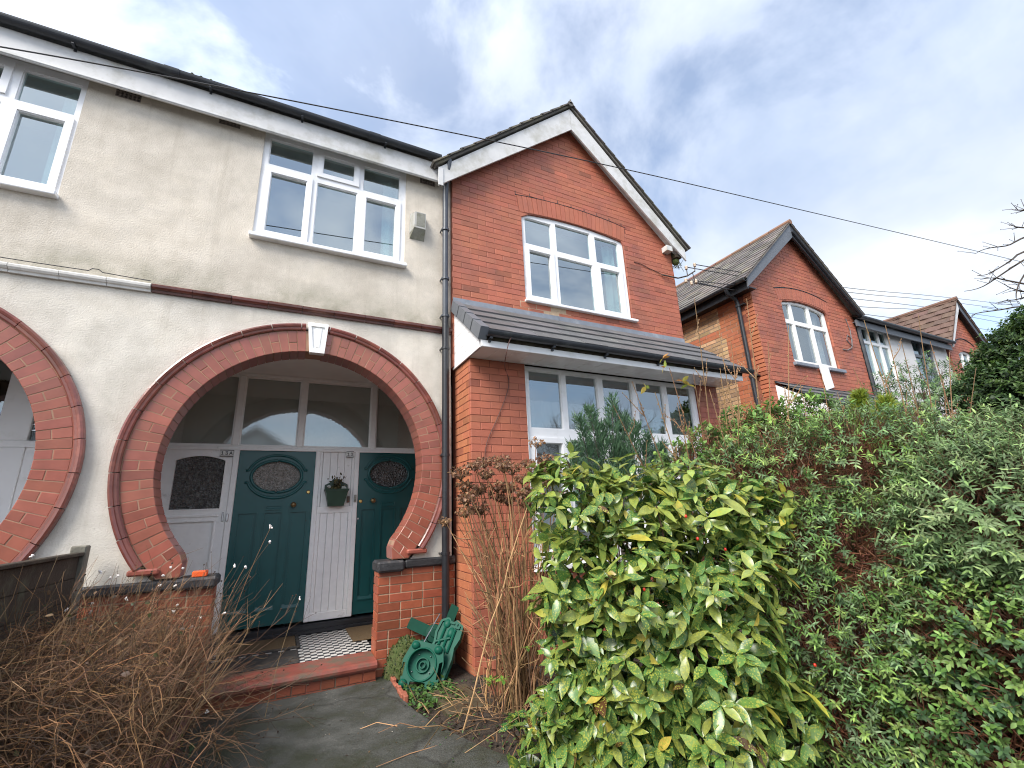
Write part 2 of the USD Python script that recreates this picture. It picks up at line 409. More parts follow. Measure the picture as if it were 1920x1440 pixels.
obscured('pebble_glass', (0.04, 0.042, 0.042), (0.11, 0.11, 0.105), 42)
obscured('ripple_glass', (0.20, 0.19, 0.17), (0.38, 0.36, 0.33), 55)

# cream roughcast: warm cream above the string course, whiter paint below, dirt above the string course, run marks under the sills
M['render'] = usdkit.material(stage, '/World/Looks/render', {
    'geo': ('geometry', {}), 's': ('separate_xyz', {}),
    'gt': ('math', {'math_type': 'greater_than', 'value2': 3.44}),
    'two': ('mix', {'mix_type': 'mix', 'color1': (0.655, 0.610, 0.540), 'color2': (0.630, 0.570, 0.490)}),
    'n1': ('noise_texture', {'scale': 1.1, 'detail': 6.0, 'roughness': 0.6}), 'r1': ('rgb_ramp', {'ramp': [(0.3, (0.80, 0.79, 0.77)), (0.50, (0.98, 0.98, 0.975)), (0.56, (1.04, 1.035, 1.02)), (0.75, (1.09, 1.08, 1.06))]}),
    'm1': ('mix', {'mix_type': 'multiply', 'fac': 1.0}),
    'n4': ('noise_texture', {'scale': 5.0, 'detail': 7.0, 'roughness': 0.65}), 'r4': ('rgb_ramp', {'ramp': [(0.32, (0.86, 0.855, 0.84)), (0.60, (1.03, 1.03, 1.03)), (0.70, (1.06, 1.06, 1.05))]}), 'm4': ('mix', {'mix_type': 'multiply', 'fac': 1.0}),
    'mp': ('mapping', {'scale': (7.0, 1.0, 0.35)}), 'n2': ('noise_texture', {'scale': 1.0, 'detail': 5.0, 'roughness': 0.7}), 'r2': ('rgb_ramp', {'ramp': [(0.55, (0, 0, 0)), (0.78, (1, 1, 1))]}),
    'up': ('map_range', {'from_min': 3.47, 'from_max': 3.80, 'to_min': 1.0, 'to_max': 0.0, 'clamp': True}),
    'ok': ('math', {'math_type': 'greater_than', 'value2': 3.46}), 'a1': ('math', {'math_type': 'multiply'}),
    'n3': ('noise_texture', {'scale': 2.3, 'detail': 6.0, 'roughness': 0.7}), 'r3': ('rgb_ramp', {'ramp': [(0.36, (0, 0, 0)), (0.66, (1, 1, 1))]}),
    'a2': ('math', {'math_type': 'multiply'}), 'a3': ('math', {'math_type': 'multiply', 'value2': 1.0}),
    'dirt': ('mix', {'mix_type': 'mix', 'color2': (0.22, 0.21, 0.145)}),
    'st': ('math', {'math_type': 'multiply', 'value2': 0.34}), 'streak': ('mix', {'mix_type': 'mix', 'color2': (0.34, 0.29, 0.22)}),
    'nb': ('noise_texture', {'scale': 75.0, 'detail': 4.0, 'roughness': 0.65}), 'b': ('bump', {'strength': 0.55, 'distance': 0.012}),
    'p': ('principled_bsdf', {'roughness': 0.9, 'specular_ior_level': 0.3})},
    [('geo.position', 's.vector'), ('s.z', 'gt.value1'), ('gt.value', 'two.fac'), ('geo.position', 'n1.vector'), ('n1.fac', 'r1.fac'), ('two.color', 'm1.color1'), ('r1.color', 'm1.color2'),
     ('geo.position', 'n4.vector'), ('n4.fac', 'r4.fac'), ('m1.color', 'm4.color1'), ('r4.color', 'm4.color2'),
     ('geo.position', 'mp.vector'), ('mp.vector', 'n2.vector'), ('n2.fac', 'r2.fac'), ('s.z', 'up.value'), ('s.z', 'ok.value1'), ('up.result', 'a1.value1'), ('ok.value', 'a1.value2'),
     ('geo.position', 'n3.vector'), ('n3.fac', 'r3.fac'), ('a1.value', 'a2.value1'), ('r3.color', 'a2.value2'), ('a2.value', 'a3.value1'),
     ('m4.color', 'streak.color1'), ('r2.color', 'st.value1'), ('st.value', 'streak.fac'), ('streak.color', 'dirt.color1'), ('a3.value', 'dirt.fac'), ('dirt.color', 'p.base_color'),
     ('geo.position', 'nb.vector'), ('nb.fac', 'b.height'), ('b.normal', 'p.normal')], surface='p.BSDF')
mat('pale_render', (0.60, 0.59, 0.57), 0.9, 0.06, 3, 0.3, 60)
# concrete path: damp, dark, green at the edges, cracked
M['concrete'] = usdkit.material(stage, '/World/Looks/concrete', {
    'geo': ('geometry', {}), 'n': ('noise_texture', {'scale': 2.6, 'detail': 8.0, 'roughness': 0.65}),
    'r': ('rgb_ramp', {'ramp': [(0.28, (0.026, 0.036, 0.016)), (0.42, (0.044, 0.050, 0.036)), (0.52, (0.058, 0.062, 0.054)), (0.72, (0.105, 0.106, 0.096))]}),
    'n2': ('noise_texture', {'scale': 110.0, 'detail': 4.0, 'roughness': 0.7}), 'r2': ('rgb_ramp', {'ramp': [(0.3, (0.5, 0.5, 0.5)), (0.55, (1.0, 1.0, 1.0)), (0.68, (1.5, 1.5, 1.45)), (0.74, (2.4, 2.3, 2.2))]}), 'm': ('mix', {'mix_type': 'multiply', 'fac': 1.0}),
    'nw': ('noise_texture', {'scale': 1.4, 'detail': 5.0}), 'ad': ('mix', {'mix_type': 'add', 'fac': 0.6}), 'vo': ('voronoi_texture', {'scale': 0.42, 'feature': 'distance_to_edge'}),
    'cr': ('rgb_ramp', {'ramp': [(0.0, (0.55, 0.55, 0.55)), (0.003, (0.7, 0.7, 0.7)), (0.006, (1, 1, 1)), (1, (1, 1, 1))]}), 'm2': ('mix', {'mix_type': 'multiply', 'fac': 1.0}),
    'rr': ('map_range', {'from_min': 0.35, 'from_max': 0.65, 'to_min': 0.42, 'to_max': 0.8, 'clamp': True}),
    'b': ('bump', {'strength': 0.6, 'distance': 0.008}), 'p': ('principled_bsdf', {})},
    [('geo.position', 'n.vector'), ('n.fac', 'r.fac'), ('geo.position', 'n2.vector'), ('n2.fac', 'r2.fac'), ('r.color', 'm.color1'), ('r2.color', 'm.color2'),
     ('geo.position', 'nw.vector'), ('geo.position', 'ad.color1'), ('nw.color', 'ad.color2'), ('ad.color', 'vo.vector'), ('vo.distance', 'cr.fac'), ('m.color', 'm2.color1'), ('cr.color', 'm2.color2'),
     ('m2.color', 'p.base_color'), ('n.fac', 'rr.value'), ('rr.result', 'p.roughness'), ('n2.fac', 'b.height'), ('b.normal', 'p.normal')], surface='p.BSDF')

rng = np.random.default_rng(7)


def tone(base=1.0, v=0.1, h=0.04, r=rng):
    return base * (1 + r.uniform(-v, v)) * (1 + r.uniform(-h, h, 3))

# ================================================================== ground
def grid_sheet(x0, x1, y0, y1, nx, ny, zf, keep=None):
    gx, gy = np.meshgrid(np.linspace(x0, x1, nx), np.linspace(y0, y1, ny))
    p = np.stack([gx.ravel(), gy.ravel(), np.zeros(gx.size)], 1)
    p[:, 2] = zf(p[:, 0], p[:, 1])
    i = np.arange(nx * ny).reshape(ny, nx)
    a, b, c, d = i[:-1, :-1].ravel(), i[:-1, 1:].ravel(), i[1:, 1:].ravel(), i[1:, :-1].ravel()
    return p, np.vstack([np.c_[a, b, c], np.c_[a, c, d]])


g = MB(); g.box(-900, 900, -900, 900, -0.35, -0.30)
obj('ground', g, M['road'], label='dark asphalt ground beyond the front gardens', cat='ground', kind='structure')


def soil_z(x, y):
    p = np.stack([x, y, 0 * x], 1)
    return -0.03 + 0.035 * meshkit.fbm(p * 2.2) + 0.03 * meshkit.fbm(p * 9.0 + 5)


v, f = grid_sheet(-6, 9, -6.5, 0.3, 190, 100, soil_z)
obj('garden_soil', (v, f), M['soil'], label='dark bare earth of the front garden beds', cat='soil', kind='structure', smooth=True)
# the path: a slab whose right edge curves out towards the gate
edge = [(1.0, 0.02), (1.0, -0.25), (0.98, -0.55), (1.02, -0.9), (1.10, -1.25), (1.22, -1.6), (1.45, -2.1), (1.7, -2.7), (1.85, -3.6), (1.85, -6.4)]
pp = sg.Polygon([(-0.44, 0.02), (-0.44, -6.4)] + edge[::-1])
m = trimesh.creation.extrude_polygon(pp, 0.14, engine='earcut'); m.apply_translation((0, 0, -0.12))
obj('garden_path', (m.vertices, m.faces), M['concrete'], label='dark damp concrete path with a crack leading to the doorstep', cat='path', kind='structure')

# ================================================================== brick laying
def lay_bricks(frame, region, u0, v0, course=0.075, length=0.225, joint=0.009, depth=0.10, bond='stretcher', r=None, base=1.0, var=0.12, proud=0.002, chamfer=0.003):
    """Bricks of a wall face as (vertices, faces, tone, centre, area); region is a shapely polygon in the frame's (u, v)."""
    r = r or np.random.default_rng(3)
    x0, y0, x1, y1 = region.bounds
    prep = unary_union([region])
    out = []
    for k in range(int((y0 - v0) / course) - 1, int((y1 - v0) / course) + 2):
        b, t = v0 + k * course + joint / 2, v0 + (k + 1) * course - joint / 2
        if t < y0 or b > y1:
            continue
        u = u0 - (length * .5 if k % 2 else 0) - length * math.ceil(max(0, (u0 - x0)) / length + 1)
        i = 0
        while u < x1:
            L = length
            if bond == 'mixed' and (i + k) % 3 == 2:
                L = length / 2
            i += 1
            if u + L > x0:
                c = sg.box(u + joint / 2, b, u + L - joint / 2, t)
                if prep.contains(c):
                    poly = [(u + joint / 2, b), (u + L - joint / 2, b), (u + L - joint / 2, t), (u + joint / 2, t)]
                    area = c.area
                else:
                    q = c.intersection(prep)
                    if q.is_empty or q.area < 0.12 * c.area:
                        u += L; continue
                    q = max(getattr(q, 'geoms', [q]), key=lambda z: z.area)
                    if q.geom_type != 'Polygon':
                        u += L; continue
                    area = q.area
                    poly = ccw(np.array(q.convex_hull.simplify(0.002).exterior.coords)[:-1])
                w = r.uniform(-proud, proud)
                vv, ff = slab(poly, -depth, w, chamfer)
                vv[:, 0] += r.uniform(-.0012, .0012); vv[:, 1] += r.uniform(-.0012, .0012)
                out.append((frame(vv), ff, tone(base * (r.choice([.72, .84, 1.12]) if r.random() < .07 else 1), var, 0.05, r), frame(np.array([[*np.mean(poly, 0), 0]]))[0], area))
            u += L
    return out


def place_bricks(bricks, material, parent, budget=300, name='brick', rest='brickwork'):
    """The bricks that show largest become parts one by one, what is left one joined part."""
    bricks = sorted(bricks, key=lambda b: -b[4] / np.sum((b[3] - CAM) ** 2))
    for v, f, t, c, a in bricks[:budget]:
        obj(name, (v, f, np.broadcast_to(t, (len(v), 3))), material, parent)
    if len(bricks) > budget:
        mb = MB()
        for v, f, t, c, a in bricks[budget:]:
            mb.add(v, f, t)
        obj(rest, mb, material, parent, kind='stuff')


# ================================================================== windows
def window(parent, X0, X1, Z0, Z1, y, lights, bars, material='upvc', frame_w=0.055, mull=0.06, depth=0.07, glass='glass', sill=None, arch=0.0, label=None, curtain=None, blind=False, room=1.2, sash=None, fan=None, room_mat='room'):
    """A window whose front lies at depth y. lights: inner edges [(x0, x1), ...]; bars: [(z0, z1) of each transom per light]; sash: set of (light, row) that open and have a frame of their own."""
    top = Z1
    outer = sg.box(X0, Z0, X1, Z1)
    if arch:
        xs = np.linspace(X0, X1, 15)
        outer = sg.Polygon([(X0, Z0), (X1, Z0)] + [(x, Z1 - arch + arch * (1 - ((x - (X0 + X1) / 2) / ((X1 - X0) / 2)) ** 2)) for x in xs[::-1]])
    holes = []
    for (a, b), rows in zip(lights, bars):
        for (z0, z1) in rows:
            holes.append(sg.box(a, z0, b, z1))
    clip = outer.buffer(-frame_w * .8)
    holes = [h.intersection(clip) for h in holes]
    fr = outer.difference(unary_union(holes))
    w = MB().ext(fr, y, y + depth)
    win = obj('window', w, M[material], parent, label=label)
    i = 0
    for li, ((a, b), rows) in enumerate(zip(lights, bars)):
        for ri, (z0, z1) in enumerate(rows):
            h = holes[i]; i += 1
            if sash and (li, ri) in sash:
                sw = 0.042
                s = h.buffer(0.012, join_style=2).difference(h.buffer(-sw, join_style=2))
                obj('sash', MB().ext(s, y - 0.016, y + depth - 0.02), M[material], win)
                bead = h.buffer(-sw + .001, join_style=2).difference(h.buffer(-sw - .008, join_style=2))
                obj('glazing_bead', MB().ext(bead, y - 0.004, y + 0.03), M[material], win)
            else:
                bead = h.buffer(0.001, join_style=2).difference(h.buffer(-.009, join_style=2))
                obj('glazing_bead', MB().ext(bead, y + 0.012, y + 0.045), M[material], win)
            obj('pane', MB().ext(h.buffer(-.002), y + 0.030, y + 0.034), M[glass], win)
    if sill:
        sx0, sx1, sz0, sz1, sy = sill
        s = MB().ext(sg.box(sx0, sz0, sx1, sz1), sy, y + depth)
        obj('sill', MB().box(sx0, sx1, sy, y + depth, sz0, sz1, 0.006), M[material], win)
    r = MB(); e = 0.02; yb = y + depth + room
    r.box(X0 - .3, X1 + .3, yb, yb + .02, Z0 - .6, Z1 + .25)
    r.box(X0 - .32, X0 - .3, y + depth + .16, yb, Z0 - .6, Z1 + .25); r.box(X1 + .3, X1 + .32, y + depth + .16, yb, Z0 - .6, Z1 + .25)
    r.box(X0 - .32, X1 + .32, y + depth + .16, yb, Z1 + .25, Z1 + .27); r.box(X0 - .32, X1 + .32, y + depth + .16, yb, Z0 - .62, Z0 - .6)
    obj('room_lining', r, M[room_mat], win)
    for c in curtain or []:
        cx0, cx1, cz0, cz1 = c
        n = max(12, int((cx1 - cx0) / .012)); xs = np.linspace(cx0, cx1, n)
        yy = y + depth + 0.07 + 0.018 * np.sin(xs * 55) + 0.01 * np.sin(xs * 23 + 1)
        v = np.vstack([np.c_[xs, yy, np.full(n, cz0)], np.c_[xs, yy, np.full(n, cz1)]])
        f = np.array([(k, k + 1, n + k + 1, n + k) for k in range(n - 1)])
        obj('curtain', MB().add(v, f), M['curtain'], win, smooth=True)
    if blind:
        obj('blind', MB().box(X0 + .03, X1 - .03, y + depth + .06, y + depth + .065, Z0 + .02, Z1 - .1), M['blind'], win)
    return win


# ================================================================== rendered house
AC = (0.17, 1.89)                                # centre of the round arch
RI, RM, RO = 1.115, 1.332, 1.398                 # soffit, edge of the brick ring, edge of the moulding
AC1 = (-2.80, 1.89)
WF = 0.0
house = thing('rendered_house', 'cream rendered house with two round red brick porch arches, filling the left side', 'house', (-1.2, 0.0, 0.0))
wall = sg.box(-7.0, 0.96, 1.612, 5.70)
for c in (AC, AC1):
    wall = wall.difference(sg.Point(c).buffer(1.36, 96))
wins = [(-0.492, 1.046, 4.19, 5.50), (-3.50, -1.955, 4.19, 5.48)]
for X0, X1, Z0, Z1 in wins:
    wall = wall.difference(sg.box(X0, Z0, X1, Z1 + 0.02))
abs_ = [(-1.755, -1.563, 5.385, 5.485), (-0.918, -0.727, 5.415, 5.51), (1.215, 1.405, 5.395, 5.49)]
for a in abs_:
    wall = wall.difference(sg.box(a[0], a[2], a[1], a[3]))
obj('wall', MB().ext(wall, WF, 0.25), M['render'], house)
for a in abs_:                                   # air bricks: a grid of square holes
    x0, x1, z0, z1 = a
    b = sg.box(x0, z0, x1, z1)
    n = 6; cw = (x1 - x0) / n
    hs = [sg.box(x0 + i * cw + .008, z0 + .008 + j * .03, x0 + i * cw + cw - .006, z0 + .028 + j * .03) for i in range(n) for j in range(3)]
    mb = MB().ext(b.difference(unary_union(hs)), -0.003, 0.05); mb.box(x0, x1, .06, .08, z0, z1)
    obj('air_brick', mb, M['air_brick'], house)
# first-floor windows
window(house, -0.492, 1.046, 4.19, 5.50, 0.02, [(-0.435, 0.0), (0.062, 0.488), (0.545, 0.975)],
       [[(4.235, 5.035), (5.10, 5.435)], [(4.215, 5.02), (5.11, 5.44)], [(4.225, 5.025), (5.08, 5.42)]],
       sash={(0, 0), (1, 1), (2, 0)}, sill=(-0.515, 1.065, 4.150, 4.190, -0.075), label='white three-light window beside the downpipe', curtain=[(0.80, 0.97, 4.2, 5.4)], blind=False)
window(house, -3.50, -1.955, 4.19, 5.48, 0.02, [(-3.44, -3.00), (-2.945, -2.47), (-2.40, -1.985)],
       [[(4.225, 5.02), (5.09, 5.40)], [(4.215, 5.0), (5.10, 5.42)], [(4.225, 5.0), (5.06, 5.405)]],
       sash={(0, 0), (1, 1), (2, 0)}, sill=(-3.52, -1.945, 4.150, 4.190, -0.075), label='white three-light window cut by the left edge', curtain=[(-2.16, -1.99, 4.2, 5.4)])
# eaves
obj('fascia', MB().box(-7.0, 1.415, -0.12, -0.095, 5.385, 5.66, 0.004), M['weathered_board'], house)
obj('fascia_trim', MB().box(-7.0, 1.415, -0.128, -0.121, 5.392, 5.418, 0.003), M['weathered_board'], house)
obj('soffit', MB().box(-7.0, 1.415, -0.094, 0.0, 5.50, 5.515), M['weathered_board'], house)
th = np.linspace(PI, 2 * PI, 13)
prof = [(-0.172 + .049 * math.cos(t), 5.715 + .055 * math.sin(t)) for t in th] + [(-0.172 + .043 * math.cos(t), 5.715 + .048 * math.sin(t)) for t in th[::-1]]


def run_x(profile, x0, x1):                      # an (y, z) outline extruded along x
    p = sg.Polygon(profile)
    m = trimesh.creation.extrude_polygon(p, x1 - x0, engine='earcut')
    return np.stack([m.vertices[:, 2] + x0, m.vertices[:, 0], m.vertices[:, 1]], 1), m.faces


gut = obj('gutter', MB().add(*run_x(prof, -7.0, 1.43)), M['gutter_black'], house)
for x in (-6.2, -5.2, -4.2, -3.1, -2.05, -1.0, -0.15, 0.75):
    obj('gutter_bracket', MB().box(x - .011, x + .011, -0.200, -0.121, 5.646, 5.659, .002).box(x - .011, x + .011, -.133, -.121, 5.63, 5.659, .002), M['gutter_black'], gut)
for x in (-1.32, 0.62):
    c = [(-0.172 + .055 * math.cos(t), 5.715 + .061 * math.sin(t)) for t in th] + [(-0.172 + .0495 * math.cos(t), 5.715 + .0555 * math.sin(t)) for t in th[::-1]]
    obj('gutter_joint', MB().add(*run_x(c, x - .06, x + .06)), M['gutter_black'], gut)


def slope_tiles(mb, origin, u, v, U, V, tw, te, thick, r, base=1.0, var=0.18, wave=0):
    """Overlapping tiles on a slope: u along the eaves, v up the slope."""
    origin, u, v = (np.asarray(a, float) for a in (origin, u, v))
    u, v = u / np.linalg.norm(u), v / np.linalg.norm(v); w = np.cross(u, v)
    rows = int(V / te)
    for i in range(rows + 1):
        off = (tw / 2 if i % 2 else 0)
        k = -1
        while True:
            a0 = k * tw + off; a1 = a0 + tw - .004; k += 1
            if a0 >= U:
                break
            a0, a1 = max(a0, 0), min(a1, U)
            if a1 - a0 < .03:
                continue
            b0 = i * te + r.uniform(-.006, .006); b1 = min(b0 + te * 1.25, V + te * .3)
            j = r.uniform(-.004, .004)
            nu = 2 if not wave else 5
            vv, ff = [], []
            for s in range(nu):
                a = a0 + (a1 - a0) * s / (nu - 1)
                hh = wave * math.sin(2 * PI * s / (nu - 1)) if wave else 0
                vv += [origin + u * a + v * b0 + w * (thick * .9 + j + hh), origin + u * a + v * b1 + w * (j * .2 + hh * .6), origin + u * a + v * b0 + w * (-.004 + j + hh * .5)]
            for s in range(nu - 1):
                o_ = s * 3
                ff += [(o_, o_ + 3, o_ + 4), (o_, o_ + 4, o_ + 1), (o_ + 2, o_ + 5, o_ + 3), (o_ + 2, o_ + 3, o_)]
            mb.add(vv, ff, tone(base, var, .05, r))
    return mb


r = np.random.default_rng(11)
roof = MB(); roof.add([(-7, -0.15, 5.70), (1.35, -0.15, 5.70), (3.55, 4.2, 8.6), (-7, 4.2, 8.6), (-7, 6, 5.6), (3.55, 6, 5.6)], [(0, 1, 2, 3), (3, 2, 5, 4)])
rf = obj('roof', roof, M['old_tile'], house)
mb = MB(); slope_tiles(mb, (-7, -0.165, 5.708), (1, 0, 0), (0, 4.37, 2.86), 8.3, 0.9, 0.26, 0.2, 0.014, r)
obj('eaves_tiles', mb, M['old_tile'], rf, kind='stuff')
mb = MB()
for k in range(14):                              # moss tufts caught in the gutter
    p = (-1.25 + r.uniform(-.25, .25), -0.175 + r.uniform(-.03, .03), 5.722 + r.uniform(0, .018)); mb.blob(p, r.uniform(.008, .02), 1)
obj('moss_tufts', mb, M['moss'], house, kind='stuff')
mb = MB(); mb.box(-7.0, -6.9, .25, 6, 0, 5.7); mb.box(-7.0, 1.6, 5.9, 6, 0, 5.7)
obj('back_wall', mb, M['dark_room'], house)

# string course: white painted to the left, dark glazed to the right
sc = [(0.0, 3.405), (-0.022, 3.405), (-0.026, 3.425), (-0.040, 3.430), (-0.056, 3.444), (-0.058, 3.462), (-0.050, 3.474), (-0.030, 3.482), (0.0, 3.496)]
x = -1.19; xs = [x]
r = np.random.default_rng(5)
while x < 1.6:
    x = min(x + 0.305, 1.645); xs.append(x)
course = UsdGeom.Xform.Define(stage, house + '/string_course'); course = house + '/string_course'
for a, b in zip(xs[:-1], xs[1:]):
    if b - a < .05:
        continue
    v, f = run_x(sc, a + .002, b - .002); v[:, 2] += r.uniform(-.002, .002); v[:, 1] += r.uniform(-.002, .002)
    obj('moulding_tile', (v, f, np.broadcast_to(tone(0.50, .25, .05, r), (len(v), 3))), M['glazed_moulding'], course)
x = -1.192
while x > -5:
    v, f = run_x(sc, x - .303, x - .002); v[:, 2] += r.uniform(-.002, .003) - .004; v[:, 1] -= .004
    obj('moulding_tile', (v, f), M['white_moulding'], course, label='white painted moulding tile')
    x -= 0.305
pts = [(-2.4, -0.064, 3.502), (-1.95, -0.062, 3.499), (-1.62, -.062, 3.500), (-1.60, -.06, 3.525), (-1.56, -.05, 3.53), (-1.53, -.06, 3.503), (-1.35, -.058, 3.497), (-1.2, -.05, 3.497)]
obj('aerial_cable', MB().tube(pts, .004, 5), M['cable'], house)


def arch(parent, c, keystone, r, a0=None, a1=None):
    grp = parent + '/' + ('brick_arch' if keystone else 'brick_arch_001')
    UsdGeom.Xform.Define(stage, grp)
    cx, cz = c
    fr = Frame((cx, -0.028, cz), (1, 0, 0), (0, 0, 1))
    amin = math.atan2(-.885, .832)                # the ring runs down to the coping
    amax = PI - amin
    above = sg.box(-3, 1.003 - cz, 3, 3)
    n = 74; st = (amax - amin) / n
    back = MB()
    k = 0
    for i in range(n):
        t0, t1 = amin + i * st, amin + (i + 1) * st
        mid = (t0 + t1) / 2

        def rin(t):
            rr = RI
            if math.sin(t) < -0.55:
                rr = max(RI, .832 / max(1e-3, abs(math.cos(t))))
            return rr
        i0, i1 = rin(t0), rin(t1)
        o = RM - .004
        cuts = [(0, 1)] if i % 2 == 0 else [(0, .5), (.5, 1)]
        if i % 4 == 3:
            cuts = [(0, .42), (.42, 1)]
        if keystone and abs(mid - PI / 2) < .072:
            continue
        g = .0032
        for a, b in cuts:
            ra0, ra1 = i0 + (o - i0) * a, i1 + (o - i1) * a
            rb0, rb1 = i0 + (o - i0) * b, i1 + (o - i1) * b
            if min(rb0 - ra0, rb1 - ra1) < .03:
                continue
            e0, e1 = (g if a > 0 else 0), (g if b < 1 else 0)
            p = [((ra0 + e0) * math.cos(t0) - g * -math.sin(t0) * -1, (ra0 + e0) * math.sin(t0) + g * math.cos(t0)),
                 ((rb0 - e1) * math.cos(t0) - g * math.sin(t0), (rb0 - e1) * math.sin(t0) + g * math.cos(t0)),
                 ((rb1 - e1) * math.cos(t1) + g * math.sin(t1), (rb1 - e1) * math.sin(t1) - g * math.cos(t1)),
                 ((ra1 + e0) * math.cos(t1) + g * math.sin(t1), (ra1 + e0) * math.sin(t1) - g * math.cos(t1))]
            q = sg.Polygon(p)
            if not q.is_valid:
                continue
            q = q.intersection(above)
            if q.is_empty or q.geom_type != 'Polygon' or q.area < .0012:
                continue
            p = np.array(q.simplify(.0005).exterior.coords)[:-1]
            v, f = slab(ccw(p), -0.26, r.uniform(-.002, .002), .003)
            obj('brick', (fr(v), f, np.broadcast_to(tone(1.0 if r.random() > .08 else .82, .10, .045, r), (len(v), 3))), M['glazed_brick'], grp)
    ts = np.linspace(amin - .01, amax + .01, 120)
    ring = [(RM * math.cos(t) + cx, RM * math.sin(t) + cz) for t in ts]
    inn = [((RI + .004 if math.sin(t) > -.55 else max(RI + .004, .836 / abs(math.cos(t)))) * math.cos(t) + cx, (RI + .004 if math.sin(t) > -.55 else max(RI + .004, .836 / abs(math.cos(t)))) * math.sin(t) + cz) for t in ts[::-1]]
    obj('mortar', MB().ext(sg.Polygon(ring + inn).buffer(0).intersection(sg.box(-9, 1.0, 9, 9)), -0.0255, 0.22), M['arch_joint'], grp)
    # rounded hood moulding in short glazed pieces
    pr = [(RM, -.02), (RM, .012), (RM + .010, .022), (RM + .028, .025), (RM + .033, .032), (RM + .050, .038), (RM + .064, .032), (RO, .018), (RO, -.02)]
    amin2 = math.asin((1.07 - cz) / RO)
    n2 = 23; st2 = (PI - 2 * amin2) / n2
    for i in range(n2):
        t0, t1 = amin2 + i * st2 + .0022, amin2 + (i + 1) * st2 - .0022
        if keystone and abs((t0 + t1) / 2 - PI / 2) < .03:
            spans = [(t0, PI / 2 - .066), (PI / 2 + .066, t1)]
        else:
            spans = [(t0, t1)]
        for s0, s1 in spans:
            if s1 - s0 < .02:
                continue
            ss = np.linspace(s0, s1, 5); V = []
            jr = r.uniform(-.0015, .0015)
            for t in ss:
                V += [((q + jr) * math.cos(t), (q + jr) * math.sin(t), w) for q, w in pr]
            m_ = len(pr); F = []
            for a in range(4):
                for b in range(m_ - 1):
                    F.append((a * m_ + b, a * m_ + b + 1, (a + 1) * m_ + b + 1, (a + 1) * m_ + b))
            F = np.array(F); F = np.vstack([F[:, [0, 2, 1]], F[:, [0, 3, 2]]])
            cap = [(0, b, b + 1) for b in range(1, m_ - 1)] + [(4 * m_, 4 * m_ + b + 1, 4 * m_ + b) for b in range(1, m_ - 1)]
            v = np.array(V); F = np.vstack([F, cap])
            warm = .5 + .5 * max(0, -math.sin((s0 + s1) / 2) + .4)
            obj('moulding_tile', (fr(v), F, np.broadcast_to(tone(.95, .2, .05, r), (len(v), 3))), M['glazed_moulding'], grp)
    for sgn in (-1, 1):                           # short level return at the foot of the moulding
        xo = cx + sgn * 1.17
        mb = MB().box(min(xo, xo - sgn * .20), max(xo, xo - sgn * .20), -.06, -.022, 1.035, 1.082, .012, tone=(1.5, 1.5, 1.5))
        obj('moulding_tile', mb, M['glazed_moulding'], grp)
    return grp


ar = arch(house, AC, True, np.random.default_rng(21))
arch(house, AC1, False, np.random.default_rng(22))
# keystone: a tapered white block with a sunk panel
ks = sg.Polygon([(.127, 2.985), (.263, 2.985), (.284, 3.298), (.096, 3.298)])
inset = sg.Polygon([(.155, 3.03), (.235, 3.03), (.254, 3.262), (.126, 3.262)])
k = MB().ext(ks.difference(inset), -.075, -.062); k.ext(ks, -.061, .0); k.ext(sg.Polygon([(.180, 3.045), (.212, 3.045), (.224, 3.245), (.166, 3.245)]), -.070, -.0615)

obj('keystone', k, M['white_wood'], house)

# ---- porch
D = 1.40
p = MB(); p.box(-1.32, -1.25, .25, D + .1, 0.0, 3.2); p.box(1.64, 1.70, .25, D + .1, 0.0, 3.2); obj('porch_side_wall', p, M['porch_plaster'], house)
obj('porch_ceiling', MB().box(-1.32, 1.70, .25, D + .1, 3.145, 3.2), M['porch_plaster'], house)
fl = MB().box(-1.25, 1.64, .23, D + .1, -.1, .166); floor = obj('porch_floor', fl, M['black_tile'], house)
T = .0545; wt, bt = MB(), MB(); r = np.random.default_rng(31)
for i in range(25):
    for j in range(20):
        x0, y0 = -.44 + i * T, .24 + j * T
        (wt if (i + j) % 2 else bt).box(x0 + .001, x0 + T - .001, y0 + .001, y0 + T - .001, .16, .180 + r.uniform(-.0007, .0007), .0015)
obj('white_tiles', wt, M['white_tile'], floor, kind='stuff'); obj('black_tiles', bt, M['black_tile'], floor, kind='stuff')
# screen of fanlights above the doors
s = house + '/porch_screen'; UsdGeom.Xform.Define(stage, s)
bar = MB()
bar.box(-1.25, 1.64, D, D + .09, 2.215, 2.262, .006); bar.box(-1.25, 1.64, D - .012, D - .001, 2.205, 2.236, .005)
obj('transom', bar, M['white_wood'], s)
obj('head', MB().box(-1.25, 1.64, D, D + .09, 3.10, 3.145, .006), M['white_wood'], s)
ms = [(-1.25, -1.20), (-.560, -.490), (.115, .185), (.98, 1.05), (1.59, 1.64)]
for a, b in ms:
    obj('mullion', MB().box(a, b, D - .004, D + .085, 2.2625, 3.0995, .006), M['white_wood'], s)
for (a, b), (c, d) in zip(ms[:-1], ms[1:]):
    obj('pane', MB().box(b, c, D + .04, D + .045, 2.262, 3.10), M['fan_glass'], s)
    obj('net_curtain', MB().box(b + .005, c - .005, D + .075, D + .078, 2.265, 3.09), M['net_grey'], s)
    bd = sg.box(b, 2.2625, c, 3.0995).difference(sg.box(b + .014, 2.277, c - .014, 3.085))
    obj('glazing_bead', MB().ext(bd, D + .018, D + .04), M['white_wood'], s)
for a, b in ((-.53, -.470), (.345, .398), (.802, .860)):
    obj('post', MB().box(a, b, D - .006, D + .085, .29, 2.2145, .006), M['white_wood'], s)
